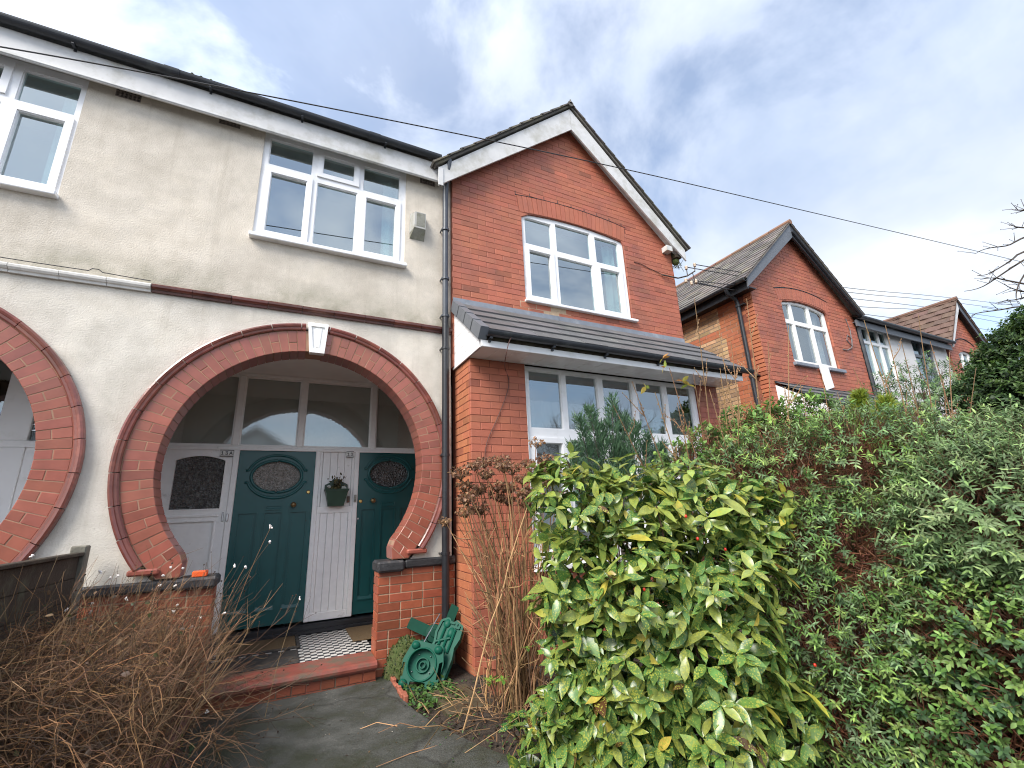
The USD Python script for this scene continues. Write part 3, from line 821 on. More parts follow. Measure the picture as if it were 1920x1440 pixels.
h = MB(); h.box(-1.25, 1.64, 3.2, 3.22, 0.1, 3.2); h.box(-1.25, 1.64, D + .1, 3.2, 3.145, 3.2); h.box(-1.27, -1.25, D + .1, 3.2, 0, 3.2); h.box(1.64, 1.66, D + .1, 3.2, 0, 3.2); h.box(-1.25, 1.64, D + .1, 3.2, 0.1, 0.2)
obj('hall_lining', h, M['room'], house)
obj('threshold', MB().box(-1.2, 1.64, D - .07, D + .09, .182, .275, .012).box(-1.2, 1.64, D - .10, D - .068, .182, .222, .01), M['black_paint'], house)


def ell(cx, cz, a, b, n=48, t0=0, t1=2 * PI):
    return [(cx + a * math.cos(t), cz + b * math.sin(t)) for t in np.linspace(t0, t1, n)]


def green_door(x0, x1, ov, knob, lock, label):
    z0, z1 = .302, 2.212
    W = x1 - x0; mx = (x0 + x1) / 2; pw = W * .245; gap = W * .075
    ps = [(mx - pw * 1.5 - gap + i * (pw + gap), mx - pw * .5 - gap + i * (pw + gap)) for i in range(3)]
    tops = [1.505, 1.505, 1.505]
    panel = [sg.box(a, .45, b, t) for (a, b), t in zip(ps, tops)]
    oval = sg.Polygon(ell(ov[0], ov[1], ov[2], ov[3]))
    face = sg.box(x0, z0, x1, z1)
    d = MB().ext(face.difference(unary_union(panel + [oval])), D + .020, D + .034)
    d.ext(face.difference(oval), D + .034, D + .075)
    door = obj('door', d, M['teal_paint'], house, label=label)
    for (a, b), t in zip(ps, tops):               # sunk panels with a moulded edge and a sloping weather foot
        e = sg.box(a, .45, b, t)
        f = MB().ext(e.difference(e.buffer(-.012, join_style=2)), D + .012, D + .030)
        f.ext(e.buffer(-.04, join_style=2), D + .027, D + .036)
        obj('door_panel', f, M['teal_paint'], door)
        foot = [(D + .034, .50), (D + .010, .462), (D + .010, .450), (D + .034, .450)]
        obj('panel_foot', MB().add(*run_x(foot, a + .012, b - .012)), M['teal_paint'], door)
    for q, rr, o in ((1.0, .017, -.004), (1.09, .010, .010)):
        pts = [(x, D + .020 + o, z) for x, z in ell(ov[0], ov[1], ov[2] * q + .004, ov[3] * q + .004, 60)]
        obj('oval_moulding', MB().tube(pts, rr, 8, cap=False), M['teal_paint'], door, smooth=True)
    for sgn in (1, -1):                           # eyebrow mouldings over and under the oval, their ends turned out
        a, b = ov[2] * 1.17, ov[3] * 1.36
        e = ell(ov[0], ov[1], a, b, 30, .30, PI - .30)
        e = [(ov[0] + a * 1.06, ov[1] + b * .27)] + e + [(ov[0] - a * 1.06, ov[1] + b * .27)]
        e = [(x, 2 * ov[1] - z if sgn < 0 else z) for x, z in e]
        obj('eyebrow_moulding', MB().tube([(x, D + .014, z) for x, z in e], .015, 8), M['teal_paint'], door, smooth=True)
    obj('oval_pane', MB().ext(oval, D + .045, D + .05), M['ripple_glass' if ov[0] < .5 else 'pebble_glass'], door)
    lx = mx
    lb = sg.box(lx - .09, 1.525, lx + .09, 1.580)
    obj('letterbox', MB().ext(lb.difference(sg.box(lx - .075, 1.537, lx + .075, 1.568)), D + .004, D + .02).box(lx - .074, lx + .074, D + .011, D + .019, 1.538, 1.567, .003), M['teal_paint'], door)
    kb = MB().lathe([(0.001, 0), (.022, 0), (.024, .006), (.012, .012), (.011, .03), (.024, .04), (.031, .054), (.028, .068), (.016, .077), (.001, .079)], (knob[0], D + .02, knob[1]), (0, -1, 0), 20)
    obj('door_knob', kb, M['dull_brass'], door, smooth=40)
    obj('lock', MB().lathe([(.001, 0), (.021, 0), (.021, .006), (.014, .010), (.001, .010)], (lock[0], D + .02, lock[1]), (0, -1, 0), 20).box(lock[0] - .0015, lock[0] + .0015, D + .0085, D + .012, lock[1] - .007, lock[1] + .007), M['brass'], door)
    obj('keyhole', MB().lathe([(.001, 0), (.011, 0), (.011, .004), (.001, .004)], (lock[0] + (.0 if lock[0] < .5 else -.022), D + .02, lock[1] - (.33 if lock[0] < .5 else .21)), (0, -1, 0), 12), M['black_paint' if lock[0] < .5 else 'steel'], door)
    return door


green_door(-.468, .344, (-.062, 1.908, .262, .182), (.140, 1.576), (.291, 1.72), 'left teal front door with a rippled oval pane and brass knob')
green_door(.862, 1.63, (1.246, 1.935, .255, .178), (1.048, 1.60), (.903, 1.597), 'right teal front door partly hidden by the arch')

# white half-glazed door at the left
x0, x1 = -1.20, -.532
gl = sg.Polygon([(-1.06, 1.56), (-.60, 1.56), (-.60, 2.085)] + [(x, 2.085 + .05 * (1 - ((x + .83) / .23) ** 2)) for x in np.linspace(-.60, -1.06, 13)] + [(-1.06, 2.085)]).buffer(0)
low = sg.box(-1.08, .42, -.62, 1.44)
fc = sg.box(x0, .30, x1, 2.213)
wd = obj('door', MB().ext(fc.difference(gl).difference(low), D + .012, D + .03).ext(fc.difference(gl), D + .03, D + .07), M['white_wood'], house, label='white half-glazed door at the left of the porch')
obj('glazing_bead', MB().ext(gl.buffer(.012).difference(gl), D + .004, D + .02), M['white_wood'], wd)
obj('pane', MB().ext(gl, D + .04, D + .045), M['pebble_glass'], wd)
obj('door_panel', MB().ext(low.difference(low.buffer(-.015, join_style=2)), D + .004, D + .026), M['white_wood'], wd)
obj('weather_rail', MB().box(-1.1, -.60, D - .004, D + .014, 1.475, 1.500, .005), M['white_wood'], wd)
obj('latch', MB().box(-.566, -.548, D - .004, D + .012, 1.42, 1.52, .004).box(-.525, -.500, D - .022, D - .006, 1.42, 1.50, .004), M['steel'], wd)

# white boarded panel between the doors
wp = house + '/boarded_panel'; UsdGeom.Xform.Define(stage, wp)
obj('rail', MB().box(.399, .801, D + .002, D + .06, 1.468, 1.545, .005), M['white_wood'], wp)
obj('rail', MB().box(.399, .801, D + .002, D + .06, .29, .375, .005), M['white_wood'], wp)
for a, b in ((.399, .440), (.760, .801)):
    obj('stile', MB().box(a, b, D + .004, D + .06, .376, 1.467, .004), M['white_wood'], wp)
    obj('stile', MB().box(a + (.0 if a < .5 else .012), b - (.012 if a < .5 else 0), D + .006, D + .06, 1.546, 2.214, .004), M['white_wood'], wp)
r = np.random.default_rng(41)
for z0, z1, a0, a1 in ((.376, 1.467, .441, .759), (1.546, 2.214, .431, .771)):
    n = 4
    for i in range(n):
        w = (a1 - a0) / n
        obj('board', MB().box(a0 + i * w + .0015, a0 + (i + 1) * w - .0015, D + .018 + r.uniform(0, .002), D + .05, z0, z1, .004), M['white_wood'], wp)
# the step
stp = MB()
prof = [(-.10, .115), (-.113, .130), (-.116, .150), (-.108, .170), (-.090, .181), (.236, .184), (.236, .02), (-.075, .02), (-.075, .108)]
v, f = run_x(prof, -.46, .884)
obj('step', MB().add(v, f), M['step_paint'], house)
rb = lay_bricks(Frame((0, -.080, 0), (1, 0, 0), (0, 0, 1)), sg.box(-.46, .0, .884, .105), -.46, .028, .075, .112, .009, .06, r=np.random.default_rng(8), base=.8)
for v, f, t, c, a in rb:
    obj('brick', (v, f, np.broadcast_to(t, (len(v), 3))), M['wall_brick'], house)
obj('riser', MB().box(-.46, .884, -.0745, .2, -.1, .107), M['soil'], house)

# downpipe with hopper end, sockets and brackets
dp = MB()
dp.tube([(1.535, -.188, 5.70), (1.525, -.17, 5.55), (1.522, -.10, 5.40), (1.520, -.075, 5.25), (1.52, -.072, 4.9), (1.52, -.072, 3.5)], .034, 14)
dp.tube([(1.52, -.072, 3.55), (1.52, -.075, 3.3), (1.52, -.078, .25)], .0345, 14)
dpp = obj('downpipe', dp, M['pipe_grey'], house, smooth=50)
dp = MB().tube([(1.5215, -.0735, 3.62), (1.5215, -.074, 3.0), (1.522, -.078, .18)], .0385, 14)
obj('lower_pipe', dp, M['black_paint'], dpp, smooth=50)
for z in (4.75, 4.08, 3.60, 3.20, 2.0, 1.02):
    b = MB().lathe([(.036, -.014), (.045, -.014), (.045, .014), (.036, .014)], (1.52, -.074, z), (0, 0, 1), 16)
    b.box(1.472, 1.485, -.085, -.001, z - .008, z + .008, .002); b.box(1.555, 1.568, -.085, -.001, z - .008, z + .008, .002)
    obj('pipe_bracket', b, M['pipe_grey' if z > 3.5 else 'black_paint'], dpp)

# ================================================================== brick plinths with black copings
def low_wall(name, x0, x1, label, seed, gap_from=None):
    t = thing(name, label, 'low wall', ((x0 + x1) / 2, 0, 0))
    region = sg.box(x0, 0.0, x1, .905)
    obj('core', MB().box(x0 + .012, x1 - .002, .010, .24, -.1, .905), M['pale_joint'], t)
    r = np.random.default_rng(seed)
    b = lay_bricks(Frame((0, .004, 0), (1, 0, 0), (0, 0, 1)), region, x0, .005, .0765, .215, .009, .06, 'mixed', r, 1.0, .2)
    inner = x0 if x0 > .5 else x1
    fr = Frame((inner, 0, 0), (0, -1, 0), (0, 0, 1)) if inner == x0 else Frame((inner, 0, 0), (0, 1, 0), (0, 0, 1))
    reg = sg.box(-.24, 0, -.012, .905) if inner == x0 else sg.box(.012, 0, .24, .905)
    b += lay_bricks(fr, reg, 0, .005, .0765, .215, .009, .03, 'mixed', r, 1.15, .15)
    place_bricks(b, M['wall_brick'], t)
    # coping in three lengths, the end one dropped deeper
    e = .06
    if x0 > .5:
        obj('coping', MB().box(x0 - .022, x0 + .24, -.045, .24, .888, .990, .02), M['coping_paint'], t)
        obj('coping', MB().box(x0 + .243, x1, -.030, .24, .908, .988, .016), M['coping_paint'], t)
    else:
        obj('coping', MB().box(x1 - .27, x1 + .022, -.045, .24, .900, .990, .02), M['coping_paint'], t)
        obj('coping', MB().box(x0, x1 - .273, -.030, .24, .908, .988, .016), M['coping_paint'], t)
    return t


low_wall('low_wall', .888, 1.650, 'low red brick wall with a black coping, behind the downpipe and right of the doorstep', 51)
low_wall('low_wall', -2.0, -.425, 'low red brick wall with a black coping behind the dry bush, left of the doorstep', 52)

# ================================================================== gabled brick house
gh = thing('gable_house', 'red brick gabled house with a grey tiled canopy over its bay window, in the middle', 'house', (3.5, -.06, 0))
GX0, GX1, GY = 1.615, 5.400, -0.06
apex = (3.49, 7.25)
upper = sg.Polygon([(GX0, 3.0), (GX1, 3.0), (GX1, 5.42), apex, (GX0, 5.52)])
opening = sg.Polygon([(2.610, 4.0), (4.395, 4.0), (4.395, 5.325)] + [(x, 5.325 + .07 * (1 - ((x - 3.5025) / .8925) ** 2)) for x in np.linspace(4.395, 2.61, 21)] + [(2.61, 5.325)]).buffer(0)
# soldier arch over the window
sold = []
cxw = 3.50; n = 24; R0 = 7.0
a_half = math.asin(.915 / R0)
zc = 5.40 - R0
reg_sold = [((R0) * math.sin(t) + cxw, zc + R0 * math.cos(t)) for t in np.linspace(-a_half, a_half, 25)]
reg_sold += [((R0 + .265) * math.sin(t) + cxw, zc + (R0 + .265) * math.cos(t)) for t in np.linspace(a_half, -a_half, 25)]
sold_poly = sg.Polygon(reg_sold).buffer(0)
r = np.random.default_rng(61)
fr = Frame((0, GY, 0), (1, 0, 0), (0, 0, 1))
bricks = lay_bricks(fr, upper.difference(opening).difference(sold_poly.buffer(.006)), GX0 + .005, 3.004, .0755, .228, .0048, .03, 'stretcher', r, 1.0, .07, .0015, .0025)
soldiers = []
for i in range(n):
    t0, t1 = -a_half + 2 * a_half * i / n + .0005, -a_half + 2 * a_half * (i + 1) / n - .0005
    p = [(R0 * math.sin(t0) + cxw, zc + R0 * math.cos(t0)), (R0 * math.sin(t1) + cxw, zc + R0 * math.cos(t1)), ((R0 + .262) * math.sin(t1) + cxw, zc + (R0 + .262) * math.cos(t1)), ((R0 + .262) * math.sin(t0) + cxw, zc + (R0 + .262) * math.cos(t0))]
    v, f = slab(ccw(p), -.03, .003 + r.uniform(-.001, .001), .0025)
    soldiers.append((fr(v), f, tone(1.02, .06, .03, r), fr(np.array([[*np.mean(p, 0), 0]]))[0], .02))
# ragged dark crease along the back of the soldier arch
cr = MB()
ts = np.linspace(-a_half * 1.02, a_half * 1.02, 26)
cr.tube([((R0 + .268) * math.sin(t) + cxw, GY - .001, zc + (R0 + .268) * math.cos(t) + r.uniform(-.002, .002)) for t in ts], .006, 5)
for i in range(0, 25, 3):
    t = ts[i]; x, z = (R0 + .27) * math.sin(t) + cxw, zc + (R0 + .27) * math.cos(t)
    cr.box(x - .004, x + .004, GY - .0035, GY + .01, z, z + r.uniform(.04, .06))
obj('open_joint', cr, M['cable'], gh)
# wall cores behind the brick skins
core = upper.difference(opening)
obj('wall', MB().ext(core, GY + .0035, .25), M['painted_joint'], gh)
# repointed patch under the window
pat = sg.box(2.52, 3.80, 3.30, 3.99)
obj('repointed_mortar', MB().ext(pat, GY + .0005, GY + .0032), M['pale_joint'], gh)
# ground floor: two piers, return face at the left
PY = -.46
pl, pr_ = sg.box(1.665, 0, 2.318, 3.05), sg.box(5.03, 0, 5.42, 3.05)
obj('pier', MB().ext(pl, PY + .0035, .1), M['painted_joint'], gh); obj('pier', MB().ext(pr_, PY + .0035, .1), M['painted_joint'], gh)
obj('wall', MB().ext(sg.box(2.318, 0, 5.03, .80), PY + .0035, .1), M['painted_joint'], gh)
ff_ = Frame((0, PY, 0), (1, 0, 0), (0, 0, 1))
bp = lay_bricks(ff_, sg.box(1.660, 0, 2.318, 3.05), 1.660, .01, .076, .228, .0055, .05, 'stretcher', r, 1.0, .08)
bp += lay_bricks(ff_, sg.box(5.03, 0, 5.42, 3.05), 5.03, .01, .076, .228, .0055, .05, 'stretcher', r, 1.0, .08)
bp += lay_bricks(ff_, sg.box(2.32, 0, 5.03, .80), 2.32, .01, .076, .228, .0055, .05, 'stretcher', r, 1.0, .08)
place_bricks(bricks + bp + soldiers, M['painted_brick'], gh, 300)
side = lay_bricks(Frame((1.660, 0, 0), (0, -1, 0), (0, 0, 1)), sg.box(0.0, 0, -PY - .052, 3.05), -PY, .01, .076, .228, .008, .004, 'stretcher', r, 1.0, .07)
place_bricks(side, M['orange_brick'], gh, 0, rest='side_brickwork')
mb = MB(); mb.box(GX1 - .02, GX1, .0, 6, 0, 5.4); mb.box(GX0, GX0 + .02, .25, 6, 0, 5.4); mb.box(GX0, GX1, 5.98, 6, 0, 7.2)
obj('back_wall', mb, M['orange_brick'], gh)
window(gh, 2.615, 4.390, 4.02, 5.393, GY + .03, [(2.672, 3.098), (3.172, 3.775), (3.860, 4.305)], [[(4.06, 4.835), (4.89, 5.30)], [(4.06, 4.800), (4.885, 5.33)], [(4.06, 4.825), (4.875, 5.30)]],
       sash={(0, 0), (2, 0)}, sill=(2.595, 4.455, 3.985, 4.022, GY - .055), arch=.068, label='white three-light window under the brick arch', curtain=[(4.08, 4.3, 4.05, 5.3)])
# bargeboards
BY = -.20
L = sg.Polygon([(1.40, 5.275), (1.40, 5.535), (3.492, 7.375), (3.492, 6.985)])
Rr = sg.Polygon([(3.496, 7.375), (5.575, 5.400), (5.575, 5.200), (3.496, 6.985)])
obj('bargeboard', MB().ext(L, BY, BY + .025), M['weathered_board'], gh); obj('bargeboard', MB().ext(Rr, BY, BY + .025), M['weathered_board'], gh)
obj('barge_end', MB().box(1.388, 1.452, BY - .012, BY - .001, 5.27, 5.53, .003), M['weathered_board'], gh)
obj('verge_soffit', MB().ext(sg.Polygon([(1.45, 5.40), (3.494, 7.16), (5.52, 5.32), (5.52, 5.345), (3.494, 7.185), (1.45, 5.425)]), BY + .026, GY + .0), M['weathered_board'], gh)
obj('soffit_block', MB().box(5.20, 5.32, BY + .026, GY - .002, 5.33, 5.42), M['weathered_board'], gh)
obj('eaves_box', MB().box(5.402, 5.52, -.16, 5.9, 5.26, 5.31), M['timber'], gh)
rf = MB()
for (a, b) in (((1.36, 5.535), (3.494, 7.41)), ((5.625, 5.395), (3.494, 7.41))):
    dx, dz = b[0] - a[0], b[1] - a[1]; Ln = math.hypot(dx, dz); nx, nz = -dz / Ln, dx / Ln
    if nz < 0:
        nx, nz = -nx, -nz
    rf.ext(sg.Polygon([a, b, (b[0] + nx * .03, b[1] + nz * .03), (a[0] + nx * .03, a[1] + nz * .03)]), BY - .02, 5.9)
roof = obj('roof', rf, M['old_tile'], gh)
r = np.random.default_rng(71)
for (a, b) in (((1.34, 5.53), (3.494, 7.425)), ((5.64, 5.40), (3.494, 7.425))):   # stepped verge tiles along both edges
    a, b = np.array(a), np.array(b); d = b - a; Ln = np.linalg.norm(d); d /= Ln; nn = np.array([-d[1], d[0]]); nn = nn if nn[1] > 0 else -nn
    s_ = 0
    while s_ < Ln:
        e_ = min(s_ + .26, Ln)
        q = [a + d * s_ + nn * .026, a + d * (e_ + .03) + nn * .022, a + d * (e_ + .03) + nn * .036, a + d * s_ + nn * (.052 + r.uniform(-.004, .006))]
        obj('verge_tile', MB().ext(sg.Polygon(q).buffer(0), BY - .045, BY + .22, tone(1, .2, .05, r)), M['old_tile'], roof); s_ += .24
rd = MB()
for k in range(12):
    rd.tube([(3.494, BY - .05 + k * .45, 7.44), (3.494, BY + .39 + k * .45, 7.44)], .05, 10)
rd.tube([(3.494, BY - .04, 7.45), (3.494, BY - .04, 7.53)], [.03, .006], 6)
obj('ridge_tiles', rd, M['old_tile'], roof)
mb = MB()
for k in range(26):                              # nest of twigs and moss under the right eave
    p = np.array([5.47, -.08, 5.20]) + r.normal(0, (.04, .05, .05)); mb.tube([p, p + r.normal(0, .07, 3)], .004, 3)
mb.blob((5.46, -.08, 5.22), .06, 1)
obj('eaves_nest', mb, M['moss'], gh, kind='stuff')

# canopy over the bay
cp = gh + '/canopy'; UsdGeom.Xform.Define(stage, cp)
CX0, CX1 = 1.632, 5.50
top, bot = np.array([GY - .01, 3.765]), np.array([-.870, 3.120])
dv = np.array([0, *(top - bot)]); Lc = np.linalg.norm(dv); dv /= Lc
wv = np.cross([1, 0, 0], dv)
r = np.random.default_rng(81)
rows = 4; te = Lc / rows
for i in range(rows):
    k = 0; off = .15 if i % 2 else 0
    x = CX0 + .03 - off
    while x < CX1 - .01:
        a, b = max(x, CX0 + .03), min(x + .298, CX1)
        if b - a > .04:
            base = np.array([0, *bot])
            s0, s1 = i * te - .012, (i + 1) * te + .05
            j = r.uniform(-.002, .002)
            P = lambda s, h: base + dv * s + wv * h
            lo0, lo1, hi0, hi1 = P(s0, .014 + j), P(s0, .046 + j), P(s1, -.002), P(s1, .024)
            v = [(a, *q[1:]) for q in (lo0, lo1, hi1, hi0)] + [(b, *q[1:]) for q in (lo0, lo1, hi1, hi0)]
            f = [(0, 4, 5, 1), (1, 5, 6, 2), (2, 6, 7, 3), (3, 7, 4, 0)]
            mb = MB().add(v, f, tone(1, .14, .03, r)); mb.add(v, np.array([(0, 1, 2), (0, 2, 3), (4, 6, 5), (4, 7, 6)]), tone(1, .1, .03, r))
            obj('roof_tile', mb, M['grey_tile'], cp)
        x += .30
for i in range(rows):                             # plastic caps over the left verge
    s0, s1 = i * te - .03, (i + 1) * te - .012
    base = np.array([0, *bot]); P = lambda s, h: base + dv * s + wv * h
    q = [P(s0, -.075), P(s1, -.075), P(s1, .052), P(s0, .060)]
    poly = sg.Polygon([(p_[1], p_[2]) for p_ in q])
    v, f = run_x(list(poly.exterior.coords)[:-1], CX0 - .035, CX0 + .055)
    obj('verge_cap', MB().add(v, f), M['verge_cap'], cp)
# lead flashing up the wall and over the top tiles
fl = MB(); base = np.array([0, *top])
x = GX0 + .004
while x < GX1:
    b = min(x + 1.48, GX1 + .0)
    pts_ = [(GY - .004, 3.865), (GY - .010, 3.775), (GY - .16, 3.685), (GY - .165, 3.665), (GY - .152, 3.668), (GY - .002, 3.758), (GY - .001, 3.865)]
    v, f = run_x(pts_, x, b - .003); fl = MB().add(v, f); obj('lead_flashing', fl, M['lead'], cp); x = b
# triangular white cladding at the left end, in boards
tri = sg.Polygon([(0.0, 2.975), (-.80, 2.975), (-.80, 3.10), (-.05, 3.70), (0.0, 3.70)])
for k in range(9):
    z0 = 2.975 + k * .088
    q = tri.intersection(sg.box(-2, z0 + .002, 2, z0 + .086))
    if not q.is_empty:
        v, f = run_x(list(q.exterior.coords)[:-1], CX0, CX0 + .014)
        obj('cladding_board', MB().add(v, f), M['upvc'], cp)
obj('cladding_back', MB().add(*run_x(list(tri.exterior.coords)[:-1], CX0 + .0145, CX0 + .02)), M['lead'], cp)
obj('fascia', MB().box(CX0, CX1, -.842, -.822, 2.975, 3.10, .004), M['upvc'], cp)
x = CX0 + .02
while x < CX1 - .02:                              # soffit boards run front to back
    b = min(x + .19, CX1 - .005)
    obj('soffit_board', MB().box(x + .001, b - .001, -.8215, PY - .001, 2.980, 2.990, .003), M['upvc'], cp); x = b
pg = [(-.900 + .052 * math.cos(t), 3.118 + .052 * math.sin(t)) for t in th] + [(-.900 + .045 * math.cos(t), 3.118 + .045 * math.sin(t)) for t in th[::-1]]
gt = obj('gutter', MB().add(*run_x(pg, CX0 + .04, CX1 + .12)), M['gutter_black'], cp)
for x in (1.72, 2.45, 3.15, 3.95, 4.75):
    obj('gutter_bracket', MB().box(x - .014, x + .014, -.905, -.843, 3.045, 3.066, .002).box(x - .014, x + .014, -.86, -.843, 3.02, 3.066, .002), M['gutter_black'], gt)
obj('deck', MB().add(*run_x([(-.86, 3.085), (-.07, 3.72), (-.07, 2.992), (-.82, 2.992)], CX0 + .03, CX1 - .01)), M['timber'], cp)
# bay window
lights = [(2.388, 2.820), (2.888, 3.345), (3.430, 3.885), (3.965, 4.425), (4.496, 4.950)]
window(gh, 2.322, 5.028, .86, 2.978, PY + .045, lights, [[(.95, 2.150), (2.268, 2.935)]] * 5, 'upvc', glass='bay_glass', sash={(0, 0), (2, 0), (4, 0)}, sill=(2.30, 5.05, .81, .86, PY - .06),
       label='wide white five-light bay window under the tiled canopy', curtain=[(2.36, 3.4, .9, 2.62), (3.75, 5.0, .9, 2.62)], room=1.6)
obj('window_head_seal', MB().box(2.319, 2.3215, PY - .001, PY + .05, .86, 2.975), M['white_wood'], gh)
# insulators on a bracket at the right corner
ib = thing('cable_bracket', 'iron bracket with pale porcelain insulators at the right corner of the brick gable', 'bracket', (5.4, -.07, 5.0))
obj('arm', MB().tube([(5.10, -.085, 4.905), (5.42, -.11, 4.90), (5.60, -.15, 4.96), (5.78, -.16, 5.08)], .012, 6).tube([(5.78, -.16, 5.08), (5.80, -.16, 5.20)], .008, 5).tube([(5.60, -.15, 4.96), (5.60, -.15, 5.10)], .008, 5).tube([(5.72, -.16, 5.03), (5.74, -.16, 4.90)], .007, 5), M['bark'], ib)
for x, y, z in ((5.545, -.15, 4.865), (5.665, -.15, 4.845), (5.765, -.16, 4.895), (5.600, -.15, 5.11), (5.80, -.16, 5.20)):
    obj('insulator', MB().lathe([(.001, -.035), (.020, -.035), (.024, -.018), (.016, -.010), (.026, .004), (.024, .022), (.012, .034), (.001, .036)], (x, y, z), (0, 0, 1), 12), M['porcelain'], ib, smooth=True)
# flex hanging from the canopy gutter down the pier
q = [at(966, 626, -.93), at(955, 640, -.92), at(948, 670, -.86), at(947, 690, -.50), at(954, 715, -.475), at(948, 745, -.472), at(930, 790, -.472), at(913, 830, -.472), at(908, 870, -.472), at(906, 900, -.472)]
tk = np.linspace(0, len(q) - 1, 50)
from scipy.interpolate import make_interp_spline
qq = make_interp_spline(np.arange(len(q)), np.array(q), 2)(tk)
obj('hanging_cable', MB().tube(qq, .0045, 6), M['brown_cable'], label='thin brown cable hanging from the canopy gutter down the brick pier', cat='cable', smooth=True)
# wire stub on the upper wall towards the bracket
obj('wall_cable', MB().tube([(4.56, GY - .006, 5.02), (4.70, GY - .008, 5.015), (4.85, GY - .008, 4.975), (5.05, GY - .01, 4.94), (5.12, GY - .02, 4.905)], .005, 5), M['cable'], gh)

# ================================================================== the porch of the next door house, behind the arch at the left edge
P1 = house + '/porch_screen_001'; UsdGeom.Xform.Define(stage, P1)
obj('transom', MB().box(-4.2, -1.5, D, D + .09, 2.195, 2.262, .006), M['upvc'], P1)
obj('head', MB().box(-4.2, -1.5, D, D + .09, 3.07, 3.15, .006), M['upvc'], P1)
for a, b in ((-3.60, -3.42), (-2.52, -2.285), (-1.55, -1.5)):
    obj('mullion', MB().box(a, b, D, D + .09, .3, 2.194, .006).box(a, b, D, D + .09, 2.263, 3.069, .006), M['upvc'], P1)
for a, b in ((-3.42, -2.52), (-2.285, -1.55)):
    obj('pane', MB().box(a, b, D + .04, D + .045, 2.262, 3.07), M['fan_glass'], P1)
    lead = MB()
    for q in (.10, .16):
        lead.box(a + q, a + q + .012, D + .033, D + .039, 2.263, 3.07); lead.box(a, b, D + .0325, D + .0385, 2.263 + q, 2.275 + q)
    obj('leading', lead, M['steel'], P1)
obj('panel', MB().box(-2.284, -1.551, D + .02, D + .06, .3, 2.194), M['upvc'], P1)
obj('door', MB().box(-3.419, -2.521, D + .02, D + .06, .3, 2.194), M['upvc'], house, label='white front door behind the arch cut by the left edge')
p = MB(); p.box(-4.2, -4.15, .25, D, 0, 3.2); p.box(-1.50, -1.45, .25, D, 0, 3.2); obj('porch_side_wall', p, M['porch_plaster'], house)
obj('porch_ceiling', MB().box(-4.2, -1.45, .25, D + .1, 3.15, 3.2), M['porch_plaster'], house)
h = MB(); h.box(-4.2, -1.45, 2.8, 2.82, .1, 3.2); h.box(-4.2, -1.45, D + .1, 2.8, 3.17, 3.2); obj('hall_lining', h, M['dark_room'], house)
obj('porch_floor', MB().box(-4.15, -1.5, .24, D + .1, .0, .17), M['black_tile'], house)

# ================================================================== second brick gable
ng = thing('gable_house', 'second red brick gabled house, with buff bricks patched into its side wall', 'house', (9.0, -.06, 0))
NX0, NX1 = 7.31, 10.64
r = np.random.default_rng(101)
upper = sg.Polygon([(NX0, 0), (NX1, 0), (NX1, 5.16), (8.83, 6.76), (NX0, 5.28)])
opn = sg.Polygon([(8.17, 3.80), (9.64, 3.80), (9.64, 5.03)] + [(x, 5.03 + .09 * (1 - ((x - 8.905) / .735) ** 2)) for x in np.linspace(9.64, 8.17, 15)] + [(8.17, 5.03)]).buffer(0)
fr = Frame((0, GY, 0), (1, 0, 0), (0, 0, 1))
R0 = 3.2; zc = 5.14 - R0; ah = math.asin(.80 / R0); ring = lambda q, s_: [(8.905 + (R0 + q) * math.sin(t), zc + (R0 + q) * math.cos(t)) for t in (np.linspace(-ah, ah, 21) if s_ > 0 else np.linspace(ah, -ah, 21))]
sp = sg.Polygon(ring(0, 1) + ring(.24, -1)).buffer(0)
br = lay_bricks(fr, upper.difference(opn).difference(sp.buffer(.005)).intersection(sg.box(0, 1.8, 20, 9)), NX0 + .003, .003, .0755, .228, .007, .03, 'stretcher', r, .96, .09)
for i in range(22):
    t0, t1 = -ah + 2 * ah * i / 22 + .0015, -ah + 2 * ah * (i + 1) / 22 - .0015
    p = [(8.905 + q * math.sin(t), zc + q * math.cos(t)) for q, t in ((R0, t0), (R0, t1), (R0 + .238, t1), (R0 + .238, t0))]
    v, f = slab(ccw(p), -.03, .003, .002); br.append((fr(v), f, tone(.98, .06, .03, r), fr(np.array([[*np.mean(p, 0), 0]]))[0], .02))
place_bricks(br, M['painted_brick'], ng, 0)
obj('wall', MB().ext(upper.difference(opn), GY + .0035, .24), M['painted_joint'], ng)
obj('open_joint', MB().tube([(8.905 + (R0 + .25) * math.sin(t), GY - .001, zc + (R0 + .25) * math.cos(t)) for t in np.linspace(-ah * 1.02, ah * .95, 20)], .010, 5), M['cable'], ng)
sf = Frame((NX0, 0, 0), (0, -1, 0), (0, 0, 1))
full = sg.box(-6.0, 2.0, -.11, 5.22)
buff = sg.Polygon([(-.68, 5.3), (-.68, 4.42), (-.60, 4.42), (-.60, 3.90), (-.54, 3.9), (-.54, 2), (-6, 2), (-6, 5.3)])
band = sg.box(-6, 4.46, -.0, 4.61)
redz = unary_union([full.difference(buff), band.intersection(full)])
place_bricks(lay_bricks(sf, redz, -.11, .003, .0755, .228, .006, .02, 'stretcher', r, 1.0, .08), M['orange_brick'], ng, 0, rest='side_brickwork')
place_bricks(lay_bricks(sf, full.difference(redz), -.60, .003, .0755, .228, .014, .02, 'stretcher', r, 1.0, .28), M['buff_brick'], ng, 0, rest='buff_brickwork')
q = lay_bricks(Frame((NX0 - .014, 0, 0), (0, -1, 0), (0, 0, 1)), sg.box(-.108, 2, .058, 5.20), -.108, .003, .0755, .330, .014, .03, 'stretcher', r, .95, .1, .004)
place_bricks(q, M['orange_brick'], ng, 0, rest='quoin_brickwork')
